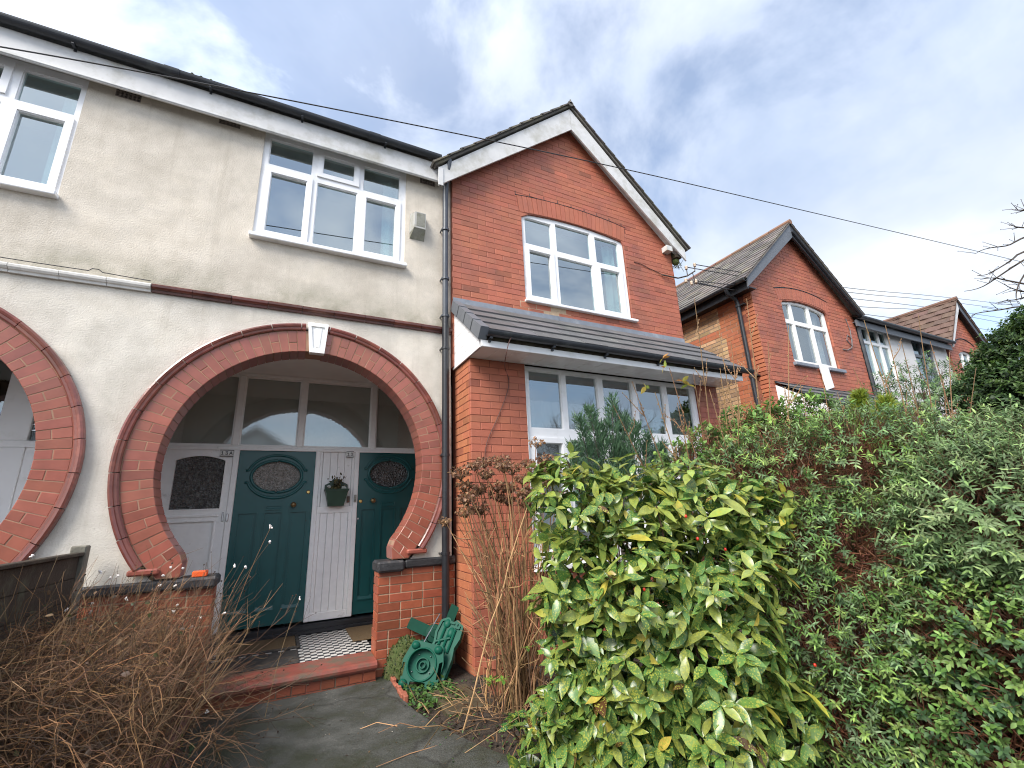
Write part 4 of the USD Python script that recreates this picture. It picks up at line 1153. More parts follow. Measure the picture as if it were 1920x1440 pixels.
mb = MB().box(NX0 + .004, NX0 + .2, .241, 6.2, 0, 5.25); obj('side_wall', mb, M['buff_joint'], ng)
mb = MB(); mb.box(NX1 - .1, NX1, .241, 6.2, 0, 5.2); mb.box(NX0 + .2, NX1 - .1, 6.1, 6.2, 0, 5.2); obj('back_wall', mb, M['buff_joint'], ng)
window(ng, 8.175, 9.635, 3.82, 5.115, GY + .05, [(8.235, 8.475), (8.545, 9.055), (9.125, 9.575)], [[(3.88, 4.62), (4.70, 5.07)]] * 3, 'white_wood', arch=.09, glass='bay_glass', mull=.07, sill=None, label='white three-light window under a curved brick arch', curtain=[(9.1, 9.6, 3.9, 5.0)])
obj('stone_sill', MB().box(8.12, 8.82, GY - .06, GY + .05, 3.735, 3.80, .008).box(9.17, 9.72, GY - .06, GY + .05, 3.735, 3.80, .008), M['lead'], ng)
obj('white_board', MB().ext(sg.Polygon([(8.86, 3.84), (9.12, 3.84), (9.17, 3.40), (8.93, 3.33)]), GY - .05, GY - .02), M['upvc'], ng)
L = sg.Polygon([(7.06, 5.05), (7.06, 5.22), (8.80, 6.80), (8.80, 6.50)]); Rr = sg.Polygon([(8.805, 6.80), (10.72, 5.10), (10.72, 4.98), (8.805, 6.50)])
obj('bargeboard', MB().ext(L, BY, BY + .03), M['grey_board'], ng, label='grey painted left bargeboard'); obj('bargeboard', MB().ext(Rr, BY, BY + .03), M['black_paint'], ng, label='black right bargeboard')
obj('barge_moulding', MB().tube([(8.805, BY - .02, 6.62), (10.70, BY - .02, 5.04)], .03, 6), M['gutter_black'], ng)
rf = MB(); aL, aT, aR = (7.02, 5.19), (8.81, 6.815), (10.76, 5.09)
rf.ext(sg.Polygon([aL, aT, (aT[0], aT[1] + .03), (aL[0] - .02, aL[1] + .02)]), BY - .02, 6.3); rf.ext(sg.Polygon([aT, aR, (aR[0] + .02, aR[1] + .02), (aT[0], aT[1] + .03)]), BY - .02, 6.3)
nr = obj('roof', rf, M['slate'], ng)
mb = MB(); slope_tiles(mb, (7.0, 6.3, 5.21), (0, -1, 0), (1.79, 0, 1.625), 6.52, 2.42, .30, .165, .016, r, 1.0, .32); obj('slates', mb, M['slate'], nr, kind='stuff')
mb = MB(); slope_tiles(mb, (10.78, BY - .03, 5.11), (0, 1, 0), (-1.97, 0, 1.73), 6.4, 2.62, .30, .165, .016, r, 1.0, .3); obj('slates', mb, M['slate'], nr, kind='stuff')
mb = MB()
for k in range(14):
    mb.tube([(8.81, BY - .03 + k * .45, 6.85), (8.81, BY + .40 + k * .45, 6.852)], .055, 8, tone=tone(1.2, .2, .1, r))
obj('ridge_tiles', mb, M['pantile'], nr)
pgn = [(7.0 + .055 * math.cos(t), 5.20 + .055 * math.sin(t)) for t in th] + [(7.0 + .048 * math.cos(t), 5.20 + .048 * math.sin(t)) for t in th[::-1]]
m = trimesh.creation.extrude_polygon(sg.Polygon(pgn), 6.3, engine='earcut'); vv = m.vertices
obj('gutter', (np.stack([vv[:, 0], 6.1 - vv[:, 2], vv[:, 1]], 1), m.faces), M['gutter_black'], ng)
obj('eaves_board', MB().box(7.07, 7.10, BY + .03, 6.1, 5.02, 5.20).box(7.10, NX0 - .002, BY + .03, 6.1, 5.05, 5.07), M['black_paint'], ng)
pp_ = MB().tube([(7.0, .20, 5.16), (7.02, .20, 5.08), (7.20, .19, 5.0), (7.235, .185, 4.9), (7.235, .185, 4.0), (7.235, .18, 1.0)], .038, 10)
np_ = obj('downpipe', pp_, M['gutter_black'], ng, smooth=50)
for z in (4.86, 3.5):
    obj('pipe_bracket', MB().lathe([(.04, -.02), (.05, -.02), (.05, .02), (.04, .02)], (7.235, .185, z), (0, 0, 1), 12).box(7.22, 7.30, .06, .15, z - .01, z + .012), M['gutter_black'], np_)
# canopy of that house
nc = ng + '/canopy'; UsdGeom.Xform.Define(stage, nc)
mb = MB(); slope_tiles(mb, (7.45, -.86, 2.80), (1, 0, 0), (0, .8, .55), 3.2, .97, .3, .24, .03, r); obj('roof_tiles', mb, M['grey_tile'], nc, kind='stuff')
obj('fascia', MB().box(7.45, 10.6, -.84, -.82, 2.66, 2.79), M['upvc'], nc); obj('gutter', MB().tube([(7.4, -.89, 2.80), (10.7, -.89, 2.80)], .05, 8), M['gutter_black'], nc)
obj('deck', MB().add(*run_x([(-.82, 2.66), (-.82, 2.77), (GY, 3.30), (GY, 2.66)], 7.46, 10.6)), M['upvc'], nc)
# aerial flex on its right side
obj('wall_cable', MB().tube([(9.9, GY - .01, 4.27), (10.05, GY - .012, 4.27), (10.25, GY - .012, 4.35), (10.35, GY - .012, 4.55), (10.2, GY - .012, 4.62), (10.13, GY - .012, 4.5), (10.28, GY - .012, 4.38), (10.36, GY - .012, 4.75), (10.30, GY - .012, 5.0)], .010, 5), M['grey_cable'], ng)

# ================================================================== white rendered house beyond
wh = thing('rendered_house', 'small white rendered house beyond the second brick gable, seen through leaves', 'house', (13.0, 0, 0))
wl = sg.box(10.645, 0, 14.95, 4.95)
for a in ((10.97, 12.10, 3.85, 5.0), (13.15, 14.15, 3.85, 5.0)):
    wl = wl.difference(sg.box(a[0], a[2], a[1], a[3]))
obj('wall', MB().ext(wl, 0, .25), M['pale_render'], wh)
window(wh, 10.97, 12.10, 3.85, 5.0, .03, [(11.03, 11.28), (11.35, 11.68), (11.75, 12.04)], [[(3.90, 4.60), (4.66, 4.96)]] * 3, 'white_wood', curtain=[(11.0, 12.05, 3.86, 4.7)], label='white window with net curtain')
window(wh, 13.15, 14.15, 3.85, 5.0, .03, [(13.22, 13.62), (13.70, 14.08)], [[(3.90, 4.55), (4.62, 4.95)]] * 2, 'grey_board', curtain=[(13.2, 14.1, 3.86, 4.9)], label='dark framed window')
obj('fascia', MB().box(10.56, 14.9, -.14, -.11, 4.86, 5.0), M['grey_board'], wh)
obj('soffit', MB().box(10.56, 14.9, -.11, 0, 4.951, 4.965), M['grey_board'], wh)
pgw = [(-.20 + .06 * math.cos(t), 5.06 + .06 * math.sin(t)) for t in th] + [(-.20 + .052 * math.cos(t), 5.06 + .052 * math.sin(t)) for t in th[::-1]]
obj('gutter', MB().add(*run_x(pgw, 10.6, 14.9)), M['gutter_black'], wh)
rf = MB().add([(10.5, -.18, 5.06), (14.9, -.18, 5.06), (13.2, 4.4, 7.2), (11.6, 4.4, 7.2)], [(0, 1, 2, 3)]); rw = obj('roof', rf, M['slate'], wh)
mb = MB(); slope_tiles(mb, (10.6, -.2, 5.075), (1, 0, 0), (0, 4.5, 2.1), 4.3, .9, .3, .18, .02, r); obj('eaves_slates', mb, M['slate'], rw, kind='stuff')
obj('downpipe', MB().tube([(10.70, -.1, 5.0), (10.70, -.07, 4.8), (10.70, -.07, .2)], .045, 8), M['gutter_black'], wh)

# ================================================================== farthest brick gable
fg = thing('gable_house', 'farthest brick gabled house with a brown pantile roof, half hidden by the evergreen', 'house', (16.0, 0, 0))
fw_ = sg.Polygon([(14.95, 0), (17.3, 0), (17.3, 4.9), (15.95, 6.38), (14.95, 5.05)])
fo = sg.Polygon([(15.45, 3.7), (16.6, 3.7), (16.6, 4.85)] + [(x, 4.85 + .15 * (1 - ((x - 16.025) / .575) ** 2)) for x in np.linspace(16.6, 15.45, 11)] + [(15.45, 4.85)]).buffer(0)
fr = Frame((0, GY, 0), (1, 0, 0), (0, 0, 1))
place_bricks(lay_bricks(fr, fw_.difference(fo).intersection(sg.box(0, 2.5, 30, 9)), 14.953, .003, .0755, .228, .009, .02, 'stretcher', r, .95, .12), M['painted_brick'], fg, 0)
obj('wall', MB().ext(fw_.difference(fo), GY + .004, .24), M['painted_joint'], fg)
obj('open_joint', MB().tube([(x, GY - .003, 5.2 + .15 * (1 - ((x - 16.025) / .6) ** 2)) for x in np.linspace(15.35, 16.6, 15)], .015, 5), M['cable'], fg)
window(fg, 15.45, 16.6, 3.72, 5.0, GY + .05, [(15.51, 15.80), (15.87, 16.18), (16.25, 16.54)], [[(3.78, 4.50), (4.57, 4.96)]] * 3, 'white_wood', arch=.15, label='white window under a brick arch')
obj('bargeboard', MB().ext(sg.Polygon([(14.86, 4.93), (14.86, 5.06), (15.98, 6.42), (15.98, 6.18)]), BY, BY + .03), M['weathered_board'], fg); obj('bargeboard', MB().ext(sg.Polygon([(15.985, 6.42), (17.5, 4.90), (17.5, 4.74), (15.985, 6.18)]), BY, BY + .03), M['black_paint'], fg)
rf = MB(); aL, aT, aR = (14.80, 5.03), (15.985, 6.44), (17.55, 4.86)
rf.ext(sg.Polygon([aL, aT, (aT[0], aT[1] + .03), (aL[0] - .02, aL[1] + .02)]), BY - .02, 6); rf.ext(sg.Polygon([aT, aR, (aR[0] + .02, aR[1] + .02), (aT[0], aT[1] + .03)]), BY - .02, 6)
fr_ = obj('roof', rf, M['pantile_dark'], fg)
mb = MB(); slope_tiles(mb, (14.79, 6.0, 5.05), (0, -1, 0), (1.185, 0, 1.41), 6.22, 1.85, .34, .22, .030, r, 1.0, .12, wave=.010); obj('roof_tiles', mb, M['pantile_dark'], fr_, kind='stuff')
mb = MB(); slope_tiles(mb, (17.57, BY - .03, 4.88), (0, 1, 0), (-1.56, 0, 1.58), 6.2, 2.2, .34, .22, .030, r, 1.0, .12, wave=.010); obj('roof_tiles', mb, M['pantile_dark'], fr_, kind='stuff')
obj('ridge_tiles', MB().tube([(15.985, BY - .03, 6.48), (15.985, 6, 6.48)], .06, 8), M['pantile'], fr_)
dh = thing('terraced_house', 'distant brown tiled roof showing just above the evergreen at the right', 'house', (20, 0, 0))
obj('wall', MB().box(19, 23, 0, 6, 0, 4.6), M['pale_render'], dh); obj('roof', MB().add([(18.8, -.2, 4.6), (23.2, -.2, 4.6), (22.4, 3, 6.6), (19.6, 3, 6.6)], [(0, 1, 2, 3)]), M['pantile'], dh)

# ================================================================== across the road, seen only in the window panes
def far_house(x, y, label):
    t = thing('opposite_house', label, 'house', (x, y, 0), group='houses across the road')
    body = MB().box(x - 4, x + 4, y - 7, y, 0, 5.4)
    body.add([(x - 4, y, 5.4), (x + 4, y, 5.4), (x, y, 8.2), (x - 4, y - 7, 5.4), (x + 4, y - 7, 5.4), (x, y - 7, 8.2)], [(0, 1, 2), (3, 5, 4)])
    obj('wall', body, M['pale_render'], t)
    obj('roof', MB().add([(x - 4.4, y + .3, 5.2), (x, y + .3, 8.35), (x, y - 7, 8.35), (x - 4.4, y - 7, 5.2), (x + 4.4, y + .3, 5.2), (x + 4.4, y - 7, 5.2)], [(0, 1, 2, 3), (1, 4, 5, 2)]), M['slate'], t)
    for s_ in (-1, 1):
        q = [(x, 8.35), (x + s_ * 4.4, 5.2), (x + s_ * 4.4, 4.9), (x, 8.0)]
        obj('bargeboard', MB().ext(sg.Polygon(q), -.0, .05).__class__().add(np.array([(a, y + .32, b) for a, b in q]), np.array([(0, 1, 2), (0, 2, 3)])), M['upvc'], t)
    for wx in (-2, 2):
        for wz in (1, 3.6):
            w = obj('window', MB().box(x + wx - .9, x + wx + .9, y + .01, y + .06, wz, wz + 1.3), M['upvc'], t)
            obj('pane', MB().box(x + wx - .8, x + wx + .8, y + .061, y + .07, wz + .1, wz + 1.2), M['room'], w)


for x in (-13, -2, 9, 20, 31):
    far_house(x, -30.0, 'pale gabled house across the road, seen only as a reflection in the window panes')


def bare_tree(name, label, base, height, seed, levels=4, r0=.16, spread=.55):
    t = thing(name, label, 'tree', base)
    r = np.random.default_rng(seed)
    tr, cr = MB(), MB()

    def grow(p, d, L, rad, lv):
        n = 5; pts = [np.array(p)]
        dd = np.array(d)
        for i in range(n):
            dd = dd + r.normal(0, .10, 3) + np.array([0, 0, .02]); dd /= np.linalg.norm(dd)
            pts.append(pts[-1] + dd * L / n)
        (tr if lv >= levels - 1 else cr).tube(pts, np.linspace(rad, rad * .55, n + 1), 6 if lv > 1 else 3)
        if lv == 0:
            return
        k = r.integers(4, 7)
        for i in range(k):
            s = r.uniform(.35, 1.0); b = pts[int(s * n)]
            a = r.normal(0, 1, 3); a -= a.dot(dd) * dd; a /= np.linalg.norm(a)
            nd = dd + a * r.uniform(spread, spread * 2); nd /= np.linalg.norm(nd)
            grow(b, nd, L * r.uniform(.55, .8), rad * .5, lv - 1)
    grow(base, (0.02, 0, 1), height * .4, r0, levels)
    obj('trunk', tr, M['bark'], t); obj('crown', cr, M['bark'], t)
    return t


bare_tree('street_tree', 'bare winter tree across the road, seen as a reflection in the bay window', (14.5, -14.5, 0), 9.0, 5, 5, .2)
bare_tree('street_tree', 'smaller bare winter tree across the road, right of the other one in the reflection', (19.5, -14.0, 0), 8.5, 9, 5, .2)

# ================================================================== plants
def leaf_template(shape, fold=.25, curl=.2, wave=0.0):
    """A leaf of length 1 along +x with its upper side to +z; shape: [(x, half width)]; folded along the midrib and curling down at the tip."""
    v, f = [], []
    for x, w in shape:
        z = -curl * x * x
        v += [(x, 0, z), (x, w, z + fold * w + wave * math.sin(9 * x)), (x, -w, z + fold * w - wave * math.sin(9 * x + 1))]
    for i in range(len(shape) - 1):
        a, b = 3 * i, 3 * (i + 1)
        f += [(a, b, b + 1), (a, b + 1, a + 1), (a, a + 2, b + 2), (a, b + 2, b)]
    return np.array(v), np.array(f)


LAUREL = leaf_template([(0, .012), (.07, .025), (.16, .09), (.28, .155), (.42, .195), (.56, .195), (.70, .155), (.83, .09), (.93, .035), (1.0, .003)], .20, .20, .014)
NARROW = leaf_template([(0, .01), (.3, .13), (.65, .12), (1.0, .01)], .25, .25)
OVAL = leaf_template([(0, .02), (.3, .24), (.65, .22), (1.0, .01)], .25, .2)
THIN = leaf_template([(0, .02), (.4, .06), (1.0, .005)], .1, .2)


def unit(a):
    return a / (np.linalg.norm(a, axis=-1, keepdims=True) + 1e-12)


def leaves(mb, tpl, pos, direc, normal, size, tones, width=1.0):
    """All leaves at once: position, direction of the midrib, upper side, length, colour."""
    tv, tf = tpl; n = len(pos)
    d = unit(direc); s = unit(np.cross(normal, d)); u = np.cross(d, s)
    size = np.broadcast_to(size, (n,))
    V = pos[:, None] + size[:, None, None] * (tv[None, :, :1] * d[:, None] + tv[None, :, 1:2] * width * s[:, None] + tv[None, :, 2:3] * u[:, None])
    F = tf[None] + (np.arange(n) * len(tv))[:, None, None]
    mb.v.append(V.reshape(-1, 3)); mb.f.append(F.reshape(-1, 3) + mb.n); mb.n += n * len(tv)
    mb.t.append(np.repeat(tones, len(tv), 0))


def shell(spheres, n, r, inner=.82, squash=None):
    """Points in the outer shell of a union of balls, with the outward direction there."""
    c = np.array([s[:3] for s in spheres]); R = np.array([s[3] for s in spheres])
    P, N = [], []
    while len(P) < n:
        i = r.choice(len(R), p=R ** 2 / np.sum(R ** 2))
        d = unit(r.normal(0, 1, 3)); q = c[i] + d * R[i] * r.uniform(inner, 1.05)
        if q[2] < .03:
            continue
        k = np.linalg.norm(q - c, axis=1) / R; k[i] = 9
        if k.min() < inner * .93:
            continue
        P.append(q); N.append(d)
    return np.array(P), np.array(N)


def mixtones(r, n, cols, v=.18):
    cols = np.array(cols); i = r.integers(0, len(cols), n)
    return cols[i] * (1 + r.uniform(-v, v, (n, 1))) * (1 + r.uniform(-.06, .06, (n, 3)))


def rand_perp(N, r):
    a = r.normal(0, 1, N.shape); a -= np.sum(a * N, 1, keepdims=True) * N
    return unit(a)


def sprigs(mb, P, N, r, tpl, k, length, leaf, cols, droop=.15, twig=None, splay=.9, width=1.0, tipgreen=None):
    """Leafy shoots: a short stem from P along N, k pairs of leaves along it."""
    n = len(P)
    L = length * r.uniform(.6, 1.3, n)
    ax = unit(N + r.normal(0, .35, N.shape) + np.array([0, 0, .25]))
    side = rand_perp(ax, r)
    base = mixtones(r, n, cols)
    for j in range(k):
        s = (j + .5) / k
        q = P + ax * (L * s)[:, None] + np.array([0, 0, -1.0]) * (droop * L * s * s)[:, None]
        other = np.cross(ax, side)
        a = side if j % 2 else other
        for sg_ in (1, -1):
            d = unit(a * sg_ * splay + ax * (.45 + .5 * s) + r.normal(0, .18, ax.shape) + np.array([0, 0, -.12]))
            nn = unit(ax + np.array([0, 0, .6]) + r.normal(0, .25, ax.shape))
            t = base * (1 + r.uniform(-.12, .12, (n, 1)))
            if tipgreen is not None and j == k - 1:
                t = t * np.array(tipgreen)
            leaves(mb, tpl, q, d, nn, leaf * r.uniform(.7, 1.2, n) * (1 - .25 * abs(s - .45)), t, width)
    if twig is not None:
        for i in range(n):
            twig.tube([P[i] - ax[i] * L[i] * .7, P[i], P[i] + ax[i] * L[i] * .9], [.0022, .0018, .001], 3, tone=tone(1, .3, .08, r), cap=False)


def ball(px, py, t, rad):                        # a ball of foliage: its centre t metres ahead at a pixel, its radius in metres
    return (*fw(px, py, t), rad)


def stems_to(P, base, r, n, rad, spread=.12, mid=.35):
    out = []
    for i in r.choice(len(P), n):
        b = np.array(base) + np.array([*r.normal(0, spread, 2), 0]); e = P[i]
        m_ = b * (1 - .55) + e * .55 + r.normal(0, .06, 3); m_[2] += mid * .2
        tt = np.linspace(0, 1, 6)[:, None]
        out.append(((1 - tt) ** 2 * b + 2 * tt * (1 - tt) * m_ + tt ** 2 * e, np.linspace(rad, rad * .35, 6)))
    return out


# ---- spotted laurel in front of the brick pier
r = np.random.default_rng(201)
SP = [ball(1070, 945, 2.62, .24), ball(1055, 1120, 2.5, .16), ball(1075, 1210, 2.48, .17), ball(1190, 945, 2.66, .26), ball(1300, 945, 2.66, .25), ball(1400, 960, 2.70, .20), ball(1075, 1065, 2.50, .19), ball(1200, 1090, 2.50, .32), ball(1330, 1100, 2.52, .32), ball(1130, 1180, 2.46, .22), ball(1085, 1150, 2.48, .17), ball(1115, 1270, 2.46, .22), ball(1060, 1345, 2.50, .17), ball(1035, 1410, 2.48, .15), ball(1150, 1290, 2.4, .2),
      ball(1400, 1060, 2.66, .20), ball(1180, 1230, 2.45, .27), ball(1330, 1240, 2.42, .33), ball(1190, 1350, 2.40, .30), ball(1330, 1370, 2.34, .33), ball(1450, 1330, 2.42, .22), ball(1110, 1370, 2.46, .18), ball(1240, 1440, 2.3, .3)]
lt = thing('spotted_laurel', 'big yellow-speckled laurel bush with glossy leaves in front of the brick pier', 'bush', (*fw(1250, 1300, 2.55)[:2], 0))
P, N = shell(SP, 1180, r, .72)
P = P + N * (r.uniform(0, 1, (len(P), 1)) ** 6 * .09)
# drop the shoots on the far side that nobody sees, thin them only
front = np.sum(unit(CAM - P) * N, 1)
P, N = P[(front > -.55)], N[(front > -.55)]
ALL = []
for p, nrm in zip(P, N):
    ax = unit(nrm * .9 + np.array([0, 0, .45]) + r.normal(0, .25, 3))
    side = rand_perp(ax[None], r)[0]; oth = np.cross(ax, side)
    k = r.integers(4, 8); ph = r.uniform(0, 6.28)
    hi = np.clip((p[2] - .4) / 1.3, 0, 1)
    for j in range(k):
        a = ph + j * 2.4 + r.normal(0, .2)
        rad_ = side * math.cos(a) + oth * math.sin(a)
        open_ = r.uniform(.75, 1.5) if j < k - 2 else r.uniform(.4, .8)
        d = unit(rad_ * open_ + ax * .5 + np.array([0, 0, -.20]))
        L = r.choice([r.uniform(.055, .09), r.uniform(.085, .125), r.uniform(.11, .165)], p=[.25, .5, .25]) * (1.0 if j < k - 2 else .72)
        yellow = r.random()
        if yellow > .985:
            col = np.array([.10, .055, .02])
        elif yellow < .025:
            col = np.array([.46, .40, .07])
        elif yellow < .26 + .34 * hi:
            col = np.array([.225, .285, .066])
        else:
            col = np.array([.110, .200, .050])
        col = col * (1 + r.uniform(-.22, .22)) * (1 + r.uniform(-.08, .08, 3))
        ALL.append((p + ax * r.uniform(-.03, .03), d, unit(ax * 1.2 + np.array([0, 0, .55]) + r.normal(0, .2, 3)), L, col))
pos = np.array([a[0] for a in ALL]); dr = np.array([a[1] for a in ALL]); nr_ = np.array([a[2] for a in ALL]); sz = np.array([a[3] for a in ALL]); tn = np.array([a[4] for a in ALL])
dist = np.linalg.norm(pos - CAM, axis=1)
vis = np.sum(unit(CAM - pos) * nr_, 1)
order = np.argsort(-(sz / dist) ** 2 * np.clip(vis, .05, 1) * (1 + 2.2 * (dist < np.percentile(dist, 55))))
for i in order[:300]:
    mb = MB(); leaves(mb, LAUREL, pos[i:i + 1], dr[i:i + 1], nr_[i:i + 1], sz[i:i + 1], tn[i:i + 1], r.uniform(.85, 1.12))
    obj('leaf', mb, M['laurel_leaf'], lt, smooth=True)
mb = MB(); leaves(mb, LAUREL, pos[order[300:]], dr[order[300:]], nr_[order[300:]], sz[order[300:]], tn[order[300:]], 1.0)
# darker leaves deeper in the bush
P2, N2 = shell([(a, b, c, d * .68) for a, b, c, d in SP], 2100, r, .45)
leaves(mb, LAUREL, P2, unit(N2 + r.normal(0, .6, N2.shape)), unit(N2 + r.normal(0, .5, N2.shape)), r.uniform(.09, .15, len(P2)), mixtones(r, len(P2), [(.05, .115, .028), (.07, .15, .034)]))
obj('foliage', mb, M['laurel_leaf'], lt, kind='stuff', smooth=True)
for pts, rr in stems_to(P, (*fw(1260, 1300, 2.6)[:2], 0), r, 26, .011):
    obj('stem', MB().tube(pts, rr, 5, tone=tone(.9, .2, .05, r)), M['stem_brown'], lt)
for px, py, t in ((1286, 968, 2.33), (1308, 1010, 2.33), (1120, 1126, 2.32), (1208, 1105, 2.2), (1528, 1247, 2.30), (1080, 1060, 2.4), (1360, 1030, 2.4), (1085, 1405, 2.25)):
    c = fw(px, py, t)
    obj('berry', MB().blob(c, .0075, 1, (1, 1, 1.25)), M['berry'], lt, smooth=True)

# ---- low laurel seedlings at the foot of the bush
def seedling(name, label, px, py, t, n, size, cols, seed, h=.16):
    r = np.random.default_rng(seed)
    c = fw(px, py, t); g = np.array([c[0], c[1], 0])
    tt = thing(name, label, 'plant', g)
    mb, st = MB(), MB()
    for i in range(n):
        tip = c + r.normal(0, (.07, .05, .03)); st.tube([g + r.normal(0, .015, 3) * [1, 1, 0], (g + tip) / 2 + r.normal(0, .015, 3), tip], .0035, 4, tone=(1, 1, 1))
        k = 6; ax = unit(np.array([0, 0, 1.0]) + r.normal(0, .25, 3)); ph = r.uniform(0, 6)
        ang = ph + np.arange(k) * 1.05; d = np.stack([np.cos(ang), np.sin(ang), r.uniform(-.1, .7, k)], 1)
        leaves(mb, LAUREL, np.repeat(tip[None], k, 0), d, np.repeat(ax[None], k, 0) + r.normal(0, .2, (k, 3)), r.uniform(.6, 1.1, k) * size, mixtones(r, k, cols))
    obj('leaves', mb, M['laurel_leaf'], tt, smooth=True); obj('stem', st, M['stem_brown'], tt)


LG = [(.10, .24, .04), (.07, .17, .035), (.17, .27, .05)]
seedling('laurel_seedling', 'pale laurel seedling beside the terracotta pot', 940, 1265, 3.05, 3, .075, LG, 211)
seedling('laurel_seedling', 'dark-leaved laurel seedling on the soil left of the big laurel', 985, 1345, 2.75, 5, .095, [(.03, .10, .03), (.05, .14, .035), (.10, .22, .04)], 212)
seedling('laurel_seedling', 'small laurel shoot among the dead hydrangea stems', 1010, 1220, 3.0, 3, .075, LG, 213)

# ---- the hedge of small-leaved shrubs that fills the right of the picture
BLUE = [(.15, .24, .10), (.11, .195, .08), (.19, .28, .13)]
GREEN = [(.14, .24, .06), (.105, .20, .05), (.20, .30, .08)]
MIXED = BLUE + GREEN


def shrub(name, label, spheres, n, seed, cols, k=6, length=.11, leaf=.042, tpl=NARROW, twigs=True, inner=.80, stems=30, base=None, brown=0, group=None, srad=.007, width=1.0, core=0, tip=(1.5, 1.5, 1.2), cat='shrub', fill=.35):
    r = np.random.default_rng(seed)
    c = np.mean([s[:3] for s in spheres], 0); base = np.array(base if base is not None else (c[0], c[1], 0.0))
    t = thing(name, label, cat, (base[0], base[1], 0), group)
    P, N = shell(spheres, n, r, inner)
    keep = meshkit.fbm(P * 4.5 + seed) > -.12        # gaps between clumps
    P, N = P[keep], N[keep]
    mb, tw = MB(), MB()
    sprigs(mb, P, N, r, tpl, k, length, leaf, cols, twig=tw if twigs else None, width=width, tipgreen=tip)
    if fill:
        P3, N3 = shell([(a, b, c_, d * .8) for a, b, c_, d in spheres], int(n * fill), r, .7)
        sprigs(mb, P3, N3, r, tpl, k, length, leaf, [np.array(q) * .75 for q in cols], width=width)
    obj('foliage', mb, M['small_leaf'], t, kind='stuff', smooth=True)
    if brown:                                        # dry inner twigs that show through the gaps
        P2, N2 = shell([(a, b, c_, d * .86) for a, b, c_, d in spheres], brown, r, .55)
        for i in range(len(P2)):
            d = unit(N2[i] + r.normal(0, .5, 3) + np.array([0, 0, .5])); L = r.uniform(.10, .32)
            tw.tube([P2[i] - d * L * .5, P2[i] + r.normal(0, .01, 3), P2[i] + d * L * .5], [.003, .0024, .0012], 3, tone=np.array(tone(1.2, .5, .1, r)) * np.array((1.35, .9, .7)), cap=False)
    if tw.n:
        obj('twigs', tw, M['stem_brown'], t, kind='stuff')
    for pts, rr in stems_to(P, base, r, stems, srad):
        obj('stem', MB().tube(pts, rr, 5, tone=tone(.9, .3, .05, r)), M['stem_brown'], t)
    return t


H1 = [ball(1480, 890, 2.95, .30), ball(1600, 860, 2.95, .32), ball(1720, 880, 2.8, .34), ball(1490, 1010, 2.80, .28), ball(1590, 1040, 2.65, .33), ball(1700, 1060, 2.6, .33), ball(1530, 1170, 2.60, .30),
      ball(1640, 1200, 2.50, .34), ball(1560, 1330, 2.50, .28), ball(1680, 1360, 2.40, .33), ball(1400, 900, 3.05, .25)]
shrub('hedge_shrub', 'blue-green small-leaved shrub with rusty gaps right of the spotted laurel', H1, 2700, 221, MIXED, leaf=.036, brown=3600, stems=40, base=(*fw(1600, 1300, 2.7)[:2], 0))
H2 = [ball(1820, 905, 2.55, .28), ball(1930, 900, 2.4, .30), ball(1880, 960, 2.3, .32), ball(1800, 1000, 2.45, .26), ball(1960, 1040, 2.2, .3)]
shrub('hedge_shrub', 'bluish shrub with arching feathery shoots at the right edge', H2, 1350, 222, [(.19, .28, .12), (.15, .24, .10), (.23, .32, .14)], k=9, length=.17, leaf=.040, tpl=NARROW, brown=900, stems=26, base=(*fw(1880, 1300, 2.4)[:2], 0))
H3 = [ball(1800, 1200, 2.25, .28), ball(1900, 1230, 2.1, .28), ball(1780, 1350, 2.2, .26), ball(1890, 1380, 2.05, .28), ball(1960, 1300, 2.0, .25)]
shrub('hedge_shrub', 'dark tangled undergrowth with brown twigs in the lower right corner', H3, 900, 223, GREEN + [(.06, .12, .05)], k=5, length=.10, leaf=.036, tpl=OVAL, brown=2400, stems=20, base=(*fw(1880, 1400, 2.3)[:2], 0), tip=(1.3, 1.3, 1.1))
H4 = [ball(1400, 830, 3.5, .22), ball(1330, 850, 3.4, .16), ball(1290, 880, 3.3, .16), ball(1450, 820, 3.4, .2), ball(1530, 800, 3.5, .2)]
shrub('hedge_shrub', 'thin yellow-green shrub top under the canopy end', H4, 420, 224, GREEN + [(.12, .19, .05)], k=5, length=.10, leaf=.05, tpl=OVAL, brown=500, stems=16, base=(*fw(1400, 900, 3.5)[:2], 0), fill=0)
# loose shrub in front of the white house and the tall evergreen at the right edge
H5 = [ball(1690, 755, 6.0, .42), ball(1750, 735, 6.0, .42), ball(1800, 755, 5.8, .45), ball(1630, 785, 5.6, .30), ball(1760, 785, 5.5, .45)]
shrub('loose_shrub', 'loose small-leaved shrub in front of the white rendered house', H5, 560, 225, BLUE + [(.04, .09, .045)], k=7, length=.16, leaf=.055, tpl=NARROW, twigs=False, brown=200, stems=22, inner=.55, fill=0, srad=.012)
H6 = [ball(1912, 705, 5.4, .42), ball(1965, 675, 5.2, .50), ball(1872, 750, 5.2, .34), ball(1940, 750, 5.0, .45), ball(1990, 630, 5.4, .42), ball(1925, 665, 5.5, .30)]
shrub('evergreen_shrub', 'tall dark green evergreen against the sky at the right edge', H6, 2600, 226, [(.030, .065, .018), (.022, .05, .015), (.05, .09, .02)], k=5, length=.12, leaf=.055, tpl=OVAL, twigs=False, stems=16, srad=.016)
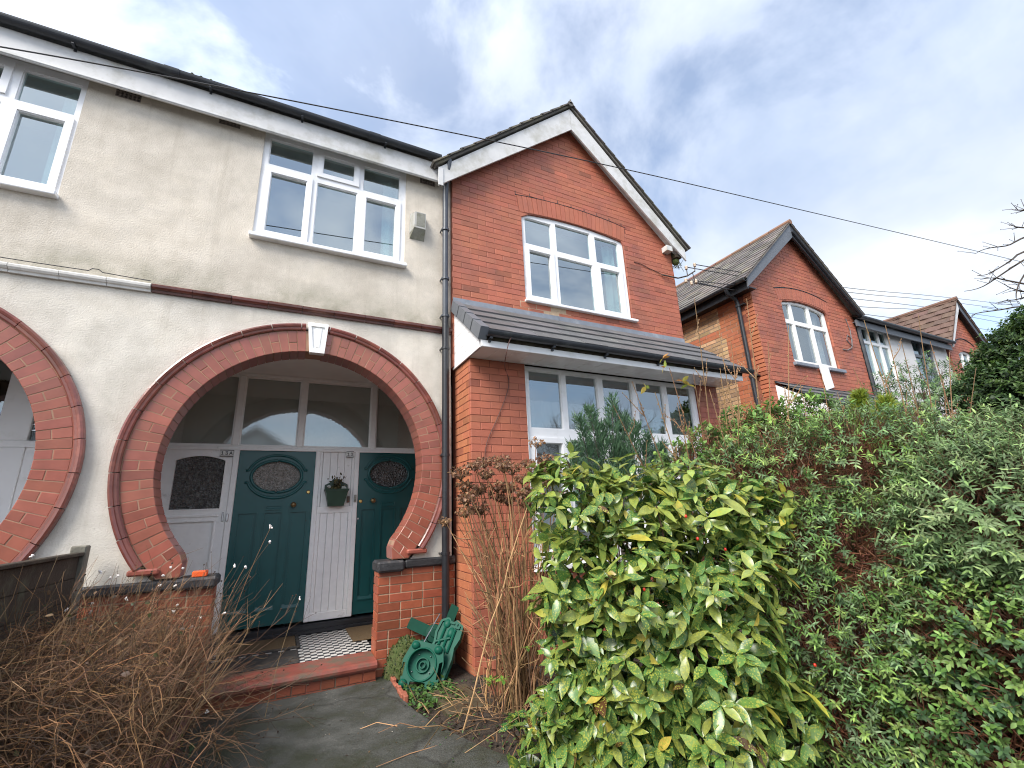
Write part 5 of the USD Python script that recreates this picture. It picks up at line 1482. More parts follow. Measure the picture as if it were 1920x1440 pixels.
# yellow-green dwarf conifers over the hedge
r = np.random.default_rng(231)
for (px, py, hpx, lab) in ((1612, 800, 62, 'taller yellow-green conifer tip rising over the hedge'), (1660, 800, 52, 'smaller yellow-green conifer tip right of the taller one, over the hedge')):
    b = fw(px, py + 60, 3.6); top = fw(px, py - hpx, 3.6)
    t = thing('conifer', lab, 'conifer', (b[0], b[1], 0))
    mb = MB(); n = 420; s_ = r.uniform(0, 1, n) ** .8
    c = b + (top - b) * s_[:, None]; rad = .16 * (1 - s_) + .008
    a = r.uniform(0, 6.28, n); q = c + np.stack([np.cos(a), np.sin(a), 0 * a], 1) * (rad * r.uniform(.3, 1, n))[:, None]
    d = unit(np.stack([np.cos(a), np.sin(a), 1.1 + 0 * a], 1) + r.normal(0, .2, (n, 3)))
    for k_ in range(5):
        dd = unit(d + r.normal(0, .35, (n, 3))); leaves(mb, THIN, q, dd, rand_perp(dd, r), r.uniform(.04, .075, n), mixtones(r, n, [(.20, .26, .03), (.14, .21, .03), (.27, .31, .04)]), 1.6)
    obj('foliage', mb, M['small_leaf'], t, kind='stuff'); obj('stem', MB().tube([(b[0], b[1], 0), b, top - [0, 0, .05]], [.015, .01, .004], 6), M['bark'], t)
# dark conifer in front of the bay window
r = np.random.default_rng(232)
cb = at(1140, 880, -1.45)
t = thing('conifer', 'feathery dark green conifer in front of the bay window', 'conifer', (cb[0], cb[1], 0))
mb, st = MB(), MB()
for (px, py, w_) in ((1148, 752, .13), (1106, 772, .11), (1195, 800, .11), (1215, 822, .10), (1086, 790, .07), (1128, 800, .12), (1172, 782, .10), (1240, 838, .1), (1072, 838, .08), (1068, 872, .10), (1260, 856, .10), (1160, 830, .14)):
    tip = at(px, py, -1.45 + r.uniform(-.12, .12)); bs = np.array([cb[0] + (tip[0] - cb[0]) * .35, cb[1], tip[2] - .75])
    st.tube([(cb[0], cb[1], .0), bs, tip], [.012, .008, .003], 4, tone=(1, 1, 1))
    n = 170; s_ = r.uniform(0.15, 1, n); c = bs + (tip - bs) * s_[:, None]
    a = r.uniform(0, 6.28, n); o = np.stack([np.cos(a), np.sin(a), .9 + 0 * a], 1); q = c + o * ((1 - s_) * w_ * r.uniform(.2, 1, n))[:, None]
    d0 = unit(o * [1, 1, 1.2] + r.normal(0, .2, (n, 3)) + (tip - bs) * .6)
    for k_ in range(7):
        dd = unit(d0 + r.normal(0, .32, (n, 3)))
        leaves(mb, THIN, q + d0 * .012 * k_, dd, rand_perp(dd, r), r.uniform(.03, .06, n), mixtones(r, n, [(.075, .150, .075), (.10, .185, .095), (.055, .115, .06)]), 1.5)
obj('foliage', mb, M['small_leaf'], t, kind='stuff'); obj('stem', st, M['bark'], t)

# ---- tall leafless shoots between the hedge and the bay
def twig_shrub(name, label, base, tips, r, rad=.006, side=5, buds=True, material='stem_tan', bud_mat=None, group=None, sidelen=(.08, .35), tones=1.0):
    t = thing(name, label, 'shrub', (base[0], base[1], 0), group)
    for tip in tips:
        tip = np.array(tip); b = np.array(base) + np.array([*r.normal(0, .10, 2), 0]) + np.array([(tip[0] - base[0]) * .25, (tip[1] - base[1]) * .25, 0])
        m_ = b * .45 + tip * .55 + r.normal(0, .05, 3)
        tt = np.linspace(0, 1, 9)[:, None]; pts = (1 - tt) ** 2 * b + 2 * tt * (1 - tt) * m_ + tt ** 2 * tip
        tn_ = tone(tones, .3, .06, r)
        mb = MB().tube(pts, np.linspace(rad, rad * .3, 9), 5, tone=tn_)
        for j in range(side):
            s_ = r.uniform(.45, .98); q = pts[int(s_ * 8)]; L = r.uniform(*sidelen) * (1.2 - s_ * .6)
            d = unit(unit(tip - b) + rand_perp(unit(tip - b)[None], r)[0] * r.uniform(.4, 1.1))
            e = q + d * L + [0, 0, .03]
            mb.tube([q, (q + e) / 2 + r.normal(0, .012, 3), e], [rad * .45, rad * .35, rad * .18], 4, tone=tn_)
            if buds:
                for s2 in np.arange(.15, 1.01, .17):
                    mb.blob(q + (e - q) * s2 + r.normal(0, .003, 3), .0042, 0, (1, 1, 1.8), tone=np.array(tn_) * 1.25)
        if buds:
            for s2 in np.arange(.55, 1.0, .05):
                mb.blob(pts[int(s2 * 8)] * (1 - (s2 * 8) % 1) + pts[min(8, int(s2 * 8) + 1)] * ((s2 * 8) % 1) + r.normal(0, .004, 3), .0045, 0, (1, 1, 1.8), tone=np.array(tn_) * 1.25)
        obj('stem', mb, M[material], t)
    return t


r = np.random.default_rng(241)
tips = [fw(px, py, t) for px, py, t in ((1302, 560, 3.5), (1345, 600, 3.5), (1255, 690, 3.3), (1300, 700, 3.35), (1370, 640, 3.4), (1400, 560, 3.6), (1228, 735, 3.3), (1185, 715, 3.4), (1440, 640, 3.4), (1415, 700, 3.5), (1330, 730, 3.2), (1478, 610, 3.6), (1150, 760, 3.5), (1270, 755, 3.2), (1385, 735, 3.2), (1350, 690, 3.5))]
ts_ = twig_shrub('leafless_shrub', 'tall leafless brown shoots with buds rising in front of the bay window end', (*fw(1400, 1000, 3.4)[:2], 0), tips, r, .0085, 6)
for px, py in ((1243, 672), (1245, 690), (1280, 715), (1290, 722), (1210, 725)):
    c = fw(px, py, 3.3); mb = MB(); leaves(mb, OVAL, np.repeat(c[None], 3, 0), unit(r.normal(0, 1, (3, 3)) + [0, 0, .3]), unit(r.normal(0, .4, (3, 3)) + [0, 0, 1]), r.uniform(.045, .07, 3), mixtones(r, 3, [(.30, .36, .08), (.45, .36, .08), (.42, .20, .06)]))
    obj('last_leaf', mb, M['small_leaf'], ts_, smooth=True)
tips = [fw(px, py, 4.6) for px, py in ((1722, 590), (1690, 640), (1744, 640), (1780, 660), (1660, 610), (1620, 600), (1830, 690), (1650, 680), (1768, 710), (1600, 690))]
twig_shrub('leafless_shrub', 'straight pinkish-brown shoots standing in front of the white house', (*fw(1720, 900, 4.6)[:2], 0), tips, r, .010, 2, tones=1.1)
tips = [fw(px, py, 3.0) for px, py in ((1500, 720, ), (1540, 700), (1470, 735), (1570, 735), (1440, 760), (1640, 745), (1700, 735), (1755, 750))]
twig_shrub('leafless_shrub', 'thin bare shoots standing just above the small-leaved hedge', (*fw(1560, 1000, 3.0)[:2], 0), tips, r, .005, 3, tones=1.2)

# ---- dead hydrangea in front of the pier
r = np.random.default_rng(251)
hb = fw(960, 1290, 3.35); hb[2] = 0
hy = thing('dead_hydrangea', 'dry brown hydrangea with faded flower heads in front of the brick pier', 'shrub', hb)


def head(c, R, n, parent, r, cols=((.17, .075, .04), (.10, .045, .028), (.26, .14, .07))):
    mb = MB(); a = unit(r.normal(0, 1, (n, 3)) * [1, 1, .7]); q = c + a * R * r.uniform(.55, 1.0, (n, 1)) * [1, 1, .55]
    leaves(mb, OVAL, q, unit(a + r.normal(0, .7, a.shape)), unit(a + r.normal(0, .4, a.shape)), r.uniform(.014, .028, n), mixtones(r, n, cols, .4), 1.5)
    for i in range(0, n, 3):
        mb.tube([c - [0, 0, R * .8], q[i]], .0012, 3, tone=(.14, .08, .04), cap=False)
    obj('flower_head', mb, M['small_leaf'], parent)


heads = [(870, 905), (890, 880), (915, 893), (940, 875), (965, 885), (985, 870), (1005, 880), (880, 925), (905, 915), (930, 905), (955, 910), (978, 900), (1000, 915), (1020, 905), (868, 940), (1015, 935), (950, 935), (895, 945), (862, 890), (925, 925), (990, 945), (945, 858), (1015, 862), (905, 870), (875, 960), (1040, 945), (1030, 890), (975, 930), (1045, 925)]
ends = []
for px, py in heads:
    e = fw(px + r.uniform(-6, 6), py + r.uniform(-8, 8), 3.35 + r.uniform(-.2, .25)); ends.append(e)
    head(e, r.uniform(.05, .08), 110, hy, r, ((.22, .11, .06), (.14, .068, .04), (.32, .19, .10)))
e = at(835, 978, -.75); head(e, .06, 70, hy, r, ((.30, .17, .08), (.22, .12, .06), (.38, .24, .13))); ends.append(e)
e = fw(1005, 830, 3.6); head(e, .06, 60, hy, r, ((.36, .20, .09), (.28, .14, .06))); ends.append(e)
for i in range(110):
    e = ends[i % len(ends)] if i < 52 else fw(r.uniform(850, 1075), r.uniform(960, 1180), 3.35 + r.uniform(-.3, .3))
    b = hb + np.array([r.normal(.04, .11), r.normal(0, .09), 0])
    m_ = b * .5 + e * .5 + r.normal(0, .05, 3) - np.array([(e[0] - b[0]) * .16, 0, 0])
    tt = np.linspace(0, 1, 9)[:, None]; pts = (1 - tt) ** 2 * b + 2 * tt * (1 - tt) * m_ + tt ** 2 * np.array(e) + r.normal(0, .008, (9, 3)) * (tt > 0) * (tt < 1)
    rad = r.uniform(.0038, .0070); tn_ = tone(r.choice([.9, 1.5, 2.2]), .25, .08, r)
    mb = MB().tube(pts, np.linspace(rad, rad * .5, 9), 5, tone=tn_)
    for j in range(3):
        s_ = int(r.uniform(3, 8)); d = unit(unit(e - b) + r.normal(0, .6, 3)); L = r.uniform(.05, .22)
        mb.tube([pts[s_], pts[s_] + d * L * .5 + r.normal(0, .01, 3), pts[s_] + d * L], [rad * .6, rad * .5, rad * .3], 4, tone=tn_)
    obj('stem', mb, M['stem_tan'], hy)
mb = MB()
for i in range(120):                              # broken stalks lying and arching near the ground
    b = hb + np.array([r.normal(-.05, .3), r.normal(-.15, .28), r.uniform(.0, .05)]); d = unit(r.normal(0, 1, 3) * [1, 1, .5] + [0, 0, .25]); L = r.uniform(.1, .45)
    mb.tube([b, b + d * L * .5 + r.normal(0, .02, 3) + [0, 0, .03], b + d * L], [.003, .0028, .0016], 4, tone=tone(r.choice([.7, 1.2, 1.7]), .3, .08, r))
obj('broken_stalks', mb, M['stem_tan'], hy, kind='stuff')

# ---- dry twiggy bush at the lower left
r = np.random.default_rng(261)
db = np.array([-1.0, -.75, 0])
dry = thing('dry_bush', 'tangled dry brown bush with white fluffy seeds at the lower left', 'bush', db)


def arc(b, d, L, sag, r, n=9, wob=.012):
    tt = np.linspace(0, 1, n)[:, None]
    return b + d * L * tt + np.array([0, 0, -1.0]) * sag * tt ** 2 + np.cumsum(r.normal(0, wob, (n, 3)), 0) * (tt > 0)


mb = MB(); fine = MB()
N_ = 15000


def dome(x, y):                                   # height of the tangle over the ground
    return 1.0 * np.clip(1 - ((x + 1.10) / .94) ** 4, 0, 1) ** .6 * np.clip(1 - ((y + 1.22) / 1.22) ** 4, 0, 1) ** .5


for i in range(N_):
    x, y = r.uniform(-2.0, -.2), r.uniform(-2.45, -.06)
    hgt = dome(x, y)
    if hgt < .06:
        continue
    b = np.array([x, y, hgt * r.uniform(0, 1) ** .7 * .86])
    d = unit(np.array([r.normal(.35, .60), r.normal(-.12, .55), r.uniform(-.15, .8)])); L = r.uniform(.18, .48)
    pts = arc(b, d, L, r.uniform(.03, .26), r, 7, .014)
    if pts[:, 0].max() > -.36 and r.random() < .88:
        continue
    c = tone(r.choice([.3, .5, .75, 1.15]), .3, .10, r) * np.array((1.08, .95, .82))
    (mb if i % 3 else fine).tube(pts, np.linspace(r.uniform(.0011, .0021), .0007, 7), 3, tone=c, cap=False)
obj('tangle', mb, M['stem_tan'], dry, kind='stuff'); obj('fine_twigs', fine, M['stem_brown'], dry, kind='stuff')
# longer shoots that stand out of the tangle
shoots = [((-.55, -.25, .1), (1.0, -.1, .75), 1.0), ((-.6, -.4, .1), (.95, -.2, .9), 1.0), ((-.7, -.2, .1), (.55, -.1, 1.0), 1.15), ((-.5, -.3, .1), (1.1, -.1, .5), .95), ((-.7, -.5, .1), (1.2, -.3, .4), 1.05), ((-.5, -.6, .05), (1.2, -.2, .28), .95),
          ((-.55, -.7, .05), (1.3, -.25, .25), .85), ((-.6, -.9, .05), (1.1, -.2, .2), .75)]
for k_ in range(34):
    shoots.append(((r.uniform(-1.5, -.55), r.uniform(-.6, -.15), .1), (r.normal(.22, .33), r.normal(-.1, .2), 1.0), r.uniform(.75, 1.25)))
for b, d, L in shoots:
    pts = arc(np.array(b), unit(np.array(d)), L, r.uniform(.04, .22), r, 9, .008); c = tone(r.choice([.5, .9, 1.3]), .3, .1, r)
    s1 = MB().tube(pts, np.linspace(.003, .0011, 9), 4, tone=c, cap=False)
    for j in range(6):
        q = pts[r.integers(4, 9)]; dd = unit(unit(np.array(d)) + r.normal(0, .5, 3)); e = q + dd * r.uniform(.05, .18); s1.tube([q, e], [.0014, .0008], 3, tone=c, cap=False)
        if r.random() < .7:
            s1.blob(e, r.uniform(.004, .007), 0, tone=np.array(c) * .45)
    obj('stem', s1, M['stem_brown'], dry)
up_ = MB()
for i in range(430):                              # upright and leaning stems over the tangle, before the fence and the low wall
    x, y = -1.24 + .82 * r.uniform(0, 1) ** 1.5, r.uniform(-1.95, -.15)
    b = np.array([x, y, r.uniform(.1, .5)]); d = unit(np.array([r.normal(.25, .30), r.normal(-.05, .2), 1.0])); L = max(.15, (r.uniform(.75, 1.22) if x < -.8 else r.uniform(.7, 1.12)) - b[2])
    pts = arc(b, d, L, r.uniform(.0, .12), r, 8, .010); c = tone(r.choice([.35, .6, .85, 1.3]), .3, .1, r)
    up_.tube(pts, np.linspace(r.uniform(.0018, .003), .0009, 8), 3, tone=c, cap=False)
    for j in range(4):
        q = pts[r.integers(2, 8)]; up_.tube([q, q + unit(unit(d) + r.normal(0, .6, 3)) * r.uniform(.05, .22)], [.0013, .0007], 3, tone=c, cap=False)
dl = MB(); n = 900
q = np.stack([r.uniform(-1.9, -.42, n), r.uniform(-2.2, -.15, n), 0 * np.arange(n)], 1); q[:, 2] = dome(q[:, 0], q[:, 1]) * r.uniform(.3, 1.05, n)
leaves(dl, OVAL, q, unit(r.normal(0, 1, (n, 3))), unit(r.normal(0, 1, (n, 3))), r.uniform(.012, .034, n), mixtones(r, n, [(.10, .05, .025), (.06, .035, .02), (.17, .10, .05), (.06, .07, .025)], .35), 1.3)
obj('dead_leaves', dl, M['small_leaf'], dry, kind='stuff')
for i in range(26):                               # woody forking stems inside
    x, y = r.uniform(-1.6, -.55), r.uniform(-1.7, -.3); b = np.array([x, y, 0.0]); ws = MB(); d = unit(np.array([r.normal(.2, .3), r.normal(0, .25), 1.0])); c = tone(r.choice([.7, 1.1, 1.5]), .2, .08, r)
    p1 = arc(b, d, r.uniform(.4, .75), .03, r, 6, .012); ws.tube(p1, np.linspace(.0075, .004, 6), 5, tone=c)
    for j in range(4):
        q0 = p1[r.integers(2, 6)]; p2 = arc(q0, unit(d + r.normal(0, .5, 3)), r.uniform(.2, .45), .05, r, 6, .010); ws.tube(p2, np.linspace(.004, .0015, 6), 4, tone=c)
    obj('stem', ws, M['stem_brown'], dry)
obj('upright_twigs', up_, M['stem_tan'], dry, kind='stuff')
for px, py, t in ((172, 1131, 3.0), (168, 1148, 3.0), (239, 1122, 3.2), (125, 1142, 3.0), (333, 1135, 3.4), (305, 1078, 3.5), (312, 1022, 3.6), (231, 1243, 2.9), (70, 1242, 2.8), (38, 1330, 2.6), (388, 1334, 2.9), (357, 1177, 3.3), (420, 1150, 3.4), (376, 1158, 3.4), (300, 1098, 3.4), (220, 1080, 3.3), (207, 1084, 3.3), (188, 1072, 3.3), (320, 1064, 3.5), (344, 1065, 3.5), (508, 988, 3.6), (506, 1016, 3.6), (440, 1060, 3.6), (460, 1062, 3.6), (562, 1122, 3.5), (168, 1253, 2.8), (325, 1146, 3.3), (60, 1042, 3.2), (326, 1098, 3.4)):
    c = fw(px, py, t)
    b = np.array([c[0] - r.uniform(.12, .40), c[1] + r.uniform(-.05, .15), max(.05, min(c[2] - .3, dome(c[0] - .25, c[1]) * .8))]); m_ = (b + c) / 2 + [-.03, 0, .06]
    tt = np.linspace(0, 1, 8)[:, None]; obj('stem', MB().tube((1 - tt) ** 2 * b + 2 * tt * (1 - tt) * m_ + tt ** 2 * c, np.linspace(.0026, .0012, 8), 3, tone=tone(1.3, .3, .1, r)), M['stem_tan'], dry)
    q = MB()
    for k_ in range(5):
        q.blob(c + r.normal(0, .005, 3), r.uniform(.004, .008), 1)
    obj('seed_head', q, M['seed_white'], dry)
mb = MB()
for i in range(26):                               # a few green leaves still alive low down
    px, py = (330 + r.uniform(-45, 45), 1408 + r.uniform(-35, 30)) if i < 18 else (110 + r.uniform(-12, 12), 1265 + r.uniform(-30, 30))
    c = fw(px, py, 2.72)[None]; leaves(mb, OVAL, c, unit(r.normal(0, 1, (1, 3)) + [0, 0, .4]), unit(r.normal(0, .4, (1, 3)) + [0, 0, 1]), r.uniform(.025, .045, 1), mixtones(r, 1, [(.05, .13, .03), (.03, .09, .03)]))
obj('green_leaves', mb, M['small_leaf'], dry, kind='stuff')

# ---- bare tree whose branches reach in at the right edge
r = np.random.default_rng(271)
tb = np.array([9.2, -4.2, 0]); T_ = 6.0
bt_ = thing('bare_tree', 'bare tree reaching thin twigs into the right edge of the picture', 'tree', tb)
crown = tb + np.array([.4, .1, 3.2])
obj('trunk', MB().tube([tb, tb + [.05, 0, 1.2], tb + [.15, .05, 2.2], crown], [.10, .085, .07, .05], 8), M['bark'], bt_, smooth=True)
lines = [[(1990, 420), (1918, 446), (1890, 460), (1855, 465), (1830, 475)], [(1985, 460), (1919, 472), (1896, 488), (1874, 502), (1852, 514), (1833, 516)], [(1990, 450), (1919, 488), (1870, 520), (1841, 538), (1808, 546)],
         [(1980, 545), (1919, 532), (1880, 524), (1862, 521), (1838, 524)], [(1990, 556), (1916, 546), (1883, 532)], [(1980, 390), (1919, 394), (1897, 392)], [(1980, 428), (1919, 427), (1902, 424)], [(1970, 540), (1912, 560), (1888, 561)],
         [(1975, 590), (1919, 575), (1880, 580), (1838, 586), (1822, 592)], [(1960, 470), (1912, 530), (1910, 570)]]
for ln in lines:
    p = [fw(x, y, T_ + r.uniform(-.1, .1)) for x, y in ln]
    tt = np.linspace(0, len(p) - 1, 12); pts = make_interp_spline(np.arange(len(p)), np.array(p), 2)(tt)
    pts = np.vstack([[crown + (pts[0] - crown) * .35 + [0, 0, .1]], pts])
    mb = MB().tube(pts, np.linspace(.016, .0035, 13), 5)
    for j in range(7):
        q = pts[r.integers(4, 13)]; d = unit(pts[-1] - pts[0]); e = q + unit(d + r.normal(0, .7, 3)) * r.uniform(.05, .2); mb.tube([q, e], [.0045, .0022], 4)
        mb.blob(e, .006, 0)
    obj('branch', mb, M['bark'], bt_)

# ================================================================== ground plants, junk by the wall, small things
r = np.random.default_rng(281)
ms = np.array([1.16, .02, .0]); mm = thing('moss_mound', 'mound of dark green moss against the low wall under the downpipe', 'moss', ms)
sph = trimesh.creation.icosphere(5, 1.0); v = sph.vertices * [.17, .15, .24]; v = v * (1 + .22 * meshkit.fbm(sph.vertices * 2.5)[:, None] + .10 * meshkit.fbm(sph.vertices * 11)[:, None]) + ms + [0, -.08, .03]
obj('cushion', (v, sph.faces), M['moss'], mm, smooth=True)
mb = MB(); i = r.choice(len(v), 1500); nrm = sph.vertices[i]
leaves(mb, OVAL, v[i], unit(nrm + r.normal(0, .5, nrm.shape) + [0, 0, .4]), unit(nrm + r.normal(0, .4, nrm.shape)), r.uniform(.012, .028, 1500), mixtones(r, 1500, [(.05, .09, .02), (.08, .12, .025), (.035, .06, .02)]))
obj('sprigs', mb, M['small_leaf'], mm, kind='stuff')


def weeds(name, label, region, n, size, cols, seed, tpl=OVAL, h=.05):
    r = np.random.default_rng(seed); mb = MB()
    P = np.array([[r.uniform(region[0], region[1]), r.uniform(region[2], region[3]), r.uniform(.0, h)] for _ in range(n)])
    k = meshkit.fbm(P * [7, 7, 0] + seed) > -.08; P = P[k]
    d = unit(r.normal(0, 1, P.shape) * [1, 1, .3] + [0, 0, .45]); leaves(mb, tpl, P, d, unit(r.normal(0, .35, P.shape) + [0, 0, 1]), r.uniform(.6, 1.3, len(P)) * size, mixtones(r, len(P), cols, .25))
    p = obj(name, mb, M['small_leaf'], label=label, cat='weeds', kind='stuff', smooth=True)


weeds('weeds', 'bright green weeds at the path edge below the hose reel', (1.02, 1.42, -.95, -.35), 620, .038, [(.07, .15, .03), (.10, .19, .04), (.05, .11, .03)], 291)
weeds('ground_cover', 'scattered small weeds on the dark soil along the path', (.95, 2.1, -2.3, -.5), 420, .026, [(.045, .10, .03), (.07, .13, .03)], 292, h=.02)
weeds('grass', 'fine grass and creeping leaves under the hedge in the lower right corner', (2.4, 3.6, -3.9, -2.2), 1800, .06, [(.07, .15, .03), (.045, .10, .03), (.11, .19, .04)], 293, NARROW, .14)
mb = MB()
for i in range(260):                              # leaf litter
    P = np.array([[r.uniform(.95, 2.3), r.uniform(-2.4, -.5), r.uniform(.004, .02)]])
    leaves(mb, OVAL, P, unit(r.normal(0, 1, (1, 3)) * [1, 1, .15]), unit(r.normal(0, .3, (1, 3)) + [0, 0, 1]), r.uniform(.02, .05, 1), mixtones(r, 1, [(.10, .05, .025), (.05, .03, .02), (.16, .08, .03)]))
for i in range(90):
    P = np.array([[r.uniform(-.40, 1.0), r.uniform(-2.0, -.12), .0235]])
    leaves(mb, OVAL, P, unit(r.normal(0, 1, (1, 3)) * [1, 1, .05]), unit(r.normal(0, .15, (1, 3)) + [0, 0, 1]), r.uniform(.006, .022, 1), mixtones(r, 1, [(.10, .05, .025), (.05, .03, .02), (.18, .12, .06), (.25, .2, .14)]))
obj('leaf_litter', mb, M['small_leaf'], label='brown fallen leaves and crumbs lying on the dark soil and path', cat='leaf litter', kind='stuff')
mb = MB()
for i in range(420):
    x, y = r.uniform(.95, 2.4), r.uniform(-2.5, -.3); mb.blob((x, y, -.005 + r.uniform(0, .012)), r.uniform(.006, .02), 0, (1, 1, .7))
obj('soil_clods', mb, M['soil'], label='small clods and stones on the garden soil', cat='soil', kind='stuff')
for lab, x, y, a in (('pale fallen petal on the concrete path nearest the doorstep', .52, -.35, .9), ('pale fallen petal in the middle of the concrete path', .4, -.95, 1.1), ('pale fallen petal on the concrete path near the right edge by the soil', .80, -1.15, 2.0)):
    mb = MB(); leaves(mb, OVAL, np.array([[x, y, .023]]), np.array([[math.cos(a), math.sin(a), 0]]), np.array([[0, .1, 1.0]]), np.array([.022]), np.array([(.45, .42, .36)]))
    obj('petal', mb, M['small_leaf'], label=lab, cat='petal')

# edging of the path, left: terracotta edging bricks on end; right: broken red pieces
pe = thing('path_edging', 'row of weathered terracotta edging bricks along the left of the path', 'edging', (-.50, -.7, 0))
y = -.08
for k_ in range(9):
    L = .21 + r.uniform(-.02, .02); z = .135 + r.uniform(-.02, .02)
    obj('edging_brick', MB().box(-.545 + r.uniform(-.008, .008), -.455 + r.uniform(-.008, .008), y - L, y - .008, -.1, z, .014), M['edging_terracotta'], pe); y -= L
pe = thing('path_edging', 'broken red edging pieces along the right of the path by the weeds', 'edging', (1.0, -.4, 0))
y = -.03
for k_ in range(7):
    L = r.uniform(.06, .11); obj('edging_piece', MB().box(.985 + r.uniform(-.01, .012), 1.025 + r.uniform(-.01, .012), y - L, y - .012, -.05, .045 + r.uniform(-.012, .015), .009), M['terracotta'], pe); y -= L
sl = MB().box(1.20, 1.52, -1.10, -.62, -.02, .035, .012); obj('stone_slab', sl, M['slab_stone'], label='mossy brown stone slab lying on the soil in front of the pot', cat='slab')

# terracotta pot
pc = np.array([1.73, -.86, 0]); pt = thing('flower_pot', 'weathered terracotta flower pot among the dead hydrangea stems', 'pot', pc)
obj('body', MB().lathe([(.001, .0), (.10, .0), (.135, .20), (.155, .205), (.160, .265), (.142, .268), (.138, .22), (.001, .21)], pc, (0, 0, 1), 28), M['terracotta'], pt, smooth=35)
obj('soil', MB().lathe([(.137, .222), (.07, .235), (.001, .23)], pc, (0, 0, 1), 18), M['soil'], pt)

# green plastic reel: a square side plate with a round drum rim, a long ribbed side frame behind it
def local(c, n, up):
    n = unit(np.asarray(n, float)); u = unit(np.cross(up, n)); v = np.cross(n, u)
    return lambda p: np.asarray(c) + np.asarray(p)[:, :1] * u + np.asarray(p)[:, 1:2] * v + np.asarray(p)[:, 2:3] * n


def plate(poly, T, w0, w1):
    m = trimesh.creation.extrude_polygon(poly, w1 - w0, engine='earcut'); v = m.vertices.copy(); v[:, 2] += w0
    return T(v), m.faces


rl = thing('hose_reel', 'bright green plastic hose reel lying by the downpipe, its round drum facing out', 'hose reel', (1.28, -.33, 0))
T = local((1.20, -.42, .175), (-.42, -.80, .42), (.22, .1, 1.0))
sq = sg.Polygon([(-.13, -.16), (.13, -.16), (.155, .02), (.13, .13), (-.10, .15), (-.15, .02)]).buffer(.025)
slots = unary_union([sg.box(-.07, -.165, .05, -.135).buffer(.006), sg.Polygon([(.145, -.09), (.165, -.08), (.165, .03), (.148, .02)]).buffer(.006), sg.box(-.168, -.10, -.148, .0)])
sq = sq.difference(slots).difference(sg.Point(-.005, .0).buffer(.118))
obj('side_plate', MB().add(*plate(sq, T, -.03, .0)), M['reel_green'], rl)
a = np.linspace(0, 2 * PI, 41)
obj('drum_rim', MB().tube(T(np.c_[-.005 + .122 * np.cos(a), .122 * np.sin(a), np.full(41, .004)]), .008, 8, cap=False), M['reel_green'], rl, smooth=True)
dish = [(.118, .002), (.114, -.045), (.062, -.052), (.058, -.030), (.050, -.030), (.047, -.056), (.030, -.058), (.027, -.028), (.020, -.028), (.018, -.06), (.001, -.06)]
dv_ = MB(); an = np.arange(32) * 2 * PI / 32
V = np.vstack([np.c_[-.005 + q * np.cos(an), q * np.sin(an), np.full(32, h_)] for q, h_ in dish]); F = np.array([(i * 32 + k, i * 32 + (k + 1) % 32, (i + 1) * 32 + (k + 1) % 32, (i + 1) * 32 + k) for i in range(len(dish) - 1) for k in range(32)])
obj('drum', MB().add(T(V), F), M['reel_green'], rl, smooth=40)
for x, y in ((-.13, -.15), (.115, -.145), (.115, .12), (-.09, .135)):
    s_ = trimesh.creation.icosphere(2, .032); v = s_.vertices * [1.15, 1.0, .9] + [x, y, .004]; obj('foot', MB().add(T(v), s_.faces), M['reel_green'], rl, smooth=True)
for x, y in ((-.05, .075), (.07, -.05), (-.08, -.055), (.055, .07)):
    s_ = trimesh.creation.icosphere(1, .006); obj('screw', MB().add(T(s_.vertices + [x - .005, y, -.04]), s_.faces), M['steel'], rl)
T2 = local((1.41, -.33, .235), (-.40, -.72, .56), (.55, .25, 1.0))
fr2 = sg.Polygon([(-.10, -.24), (.0, -.30), (.10, -.26), (.105, -.05), (.085, .06), (.11, .16), (.10, .27), (.055, .30), (.03, .27), (-.03, .27), (-.055, .30), (-.10, .27), (-.11, .16), (-.085, .06), (-.105, -.05)]).buffer(.02)
from shapely import affinity
fr2 = affinity.scale(fr2, .86, .84, origin=(0, -.1))
hl = unary_union([sg.box(-.055, -.235, -.018, -.10).buffer(.012), sg.box(.02, -.235, .058, -.10).buffer(.012), sg.box(-.075, -.02, -.045, .01), sg.box(.045, .20, .075, .24)])
fr2 = fr2.difference(hl)
obj('side_frame', MB().add(*plate(fr2, T2, -.012, .012)).add(*plate(fr2.exterior.buffer(.010).intersection(fr2.buffer(.02)), T2, -.05, .026)), M['reel_green'], rl)
for pts in ([(-.05, .02), (-.05, .22)], [(.05, -.02), (.05, .18)], [(0, -.08), (0, .12)], [(-.085, .04), (.03, .10)]):
    obj('rib', MB().tube(T2(np.array([(*p_, .020) for p_ in pts])), .012, 6), M['reel_green'], rl, smooth=50)
for x, y in ((-.045, .215), (0, -.02), (.02, .15)):
    s_ = trimesh.creation.icosphere(2, .034); obj('boss', MB().add(T2(s_.vertices * [1, 1.3, .55] + [x, y, .014]), s_.faces), M['reel_green'], rl, smooth=True)
r2 = thing('plastic_stand', 'darker green plastic stand with two flat blades behind the downpipe', 'stand', (1.40, -.12, 0))
T3 = local((1.37, -.13, .33), (-.3, -.85, .3), (0, 0, 1))
obj('blade', MB().add(*plate(sg.Polygon([(-.22, .07), (-.19, .135), (-.03, .06), (-.05, -.01)]).buffer(.012), T3, -.01, .01)), M['reel_dark'], r2)
obj('blade', MB().add(*plate(sg.Polygon([(.10, .02), (.15, .0), (.24, .20), (.19, .23)]).buffer(.012), T3, -.03, -.01)), M['reel_dark'], r2)
obj('hub', MB().lathe([(.001, .03), (.03, .03), (.034, .02), (.075, .015), (.085, -.03), (.001, -.03)], T3(np.array([(.02, .0, 0)]))[0], T3(np.array([(0, 0, 1.0)]))[0] - T3(np.array([(0, 0, 0.0)]))[0], 20), M['reel_dark'], r2, smooth=40)
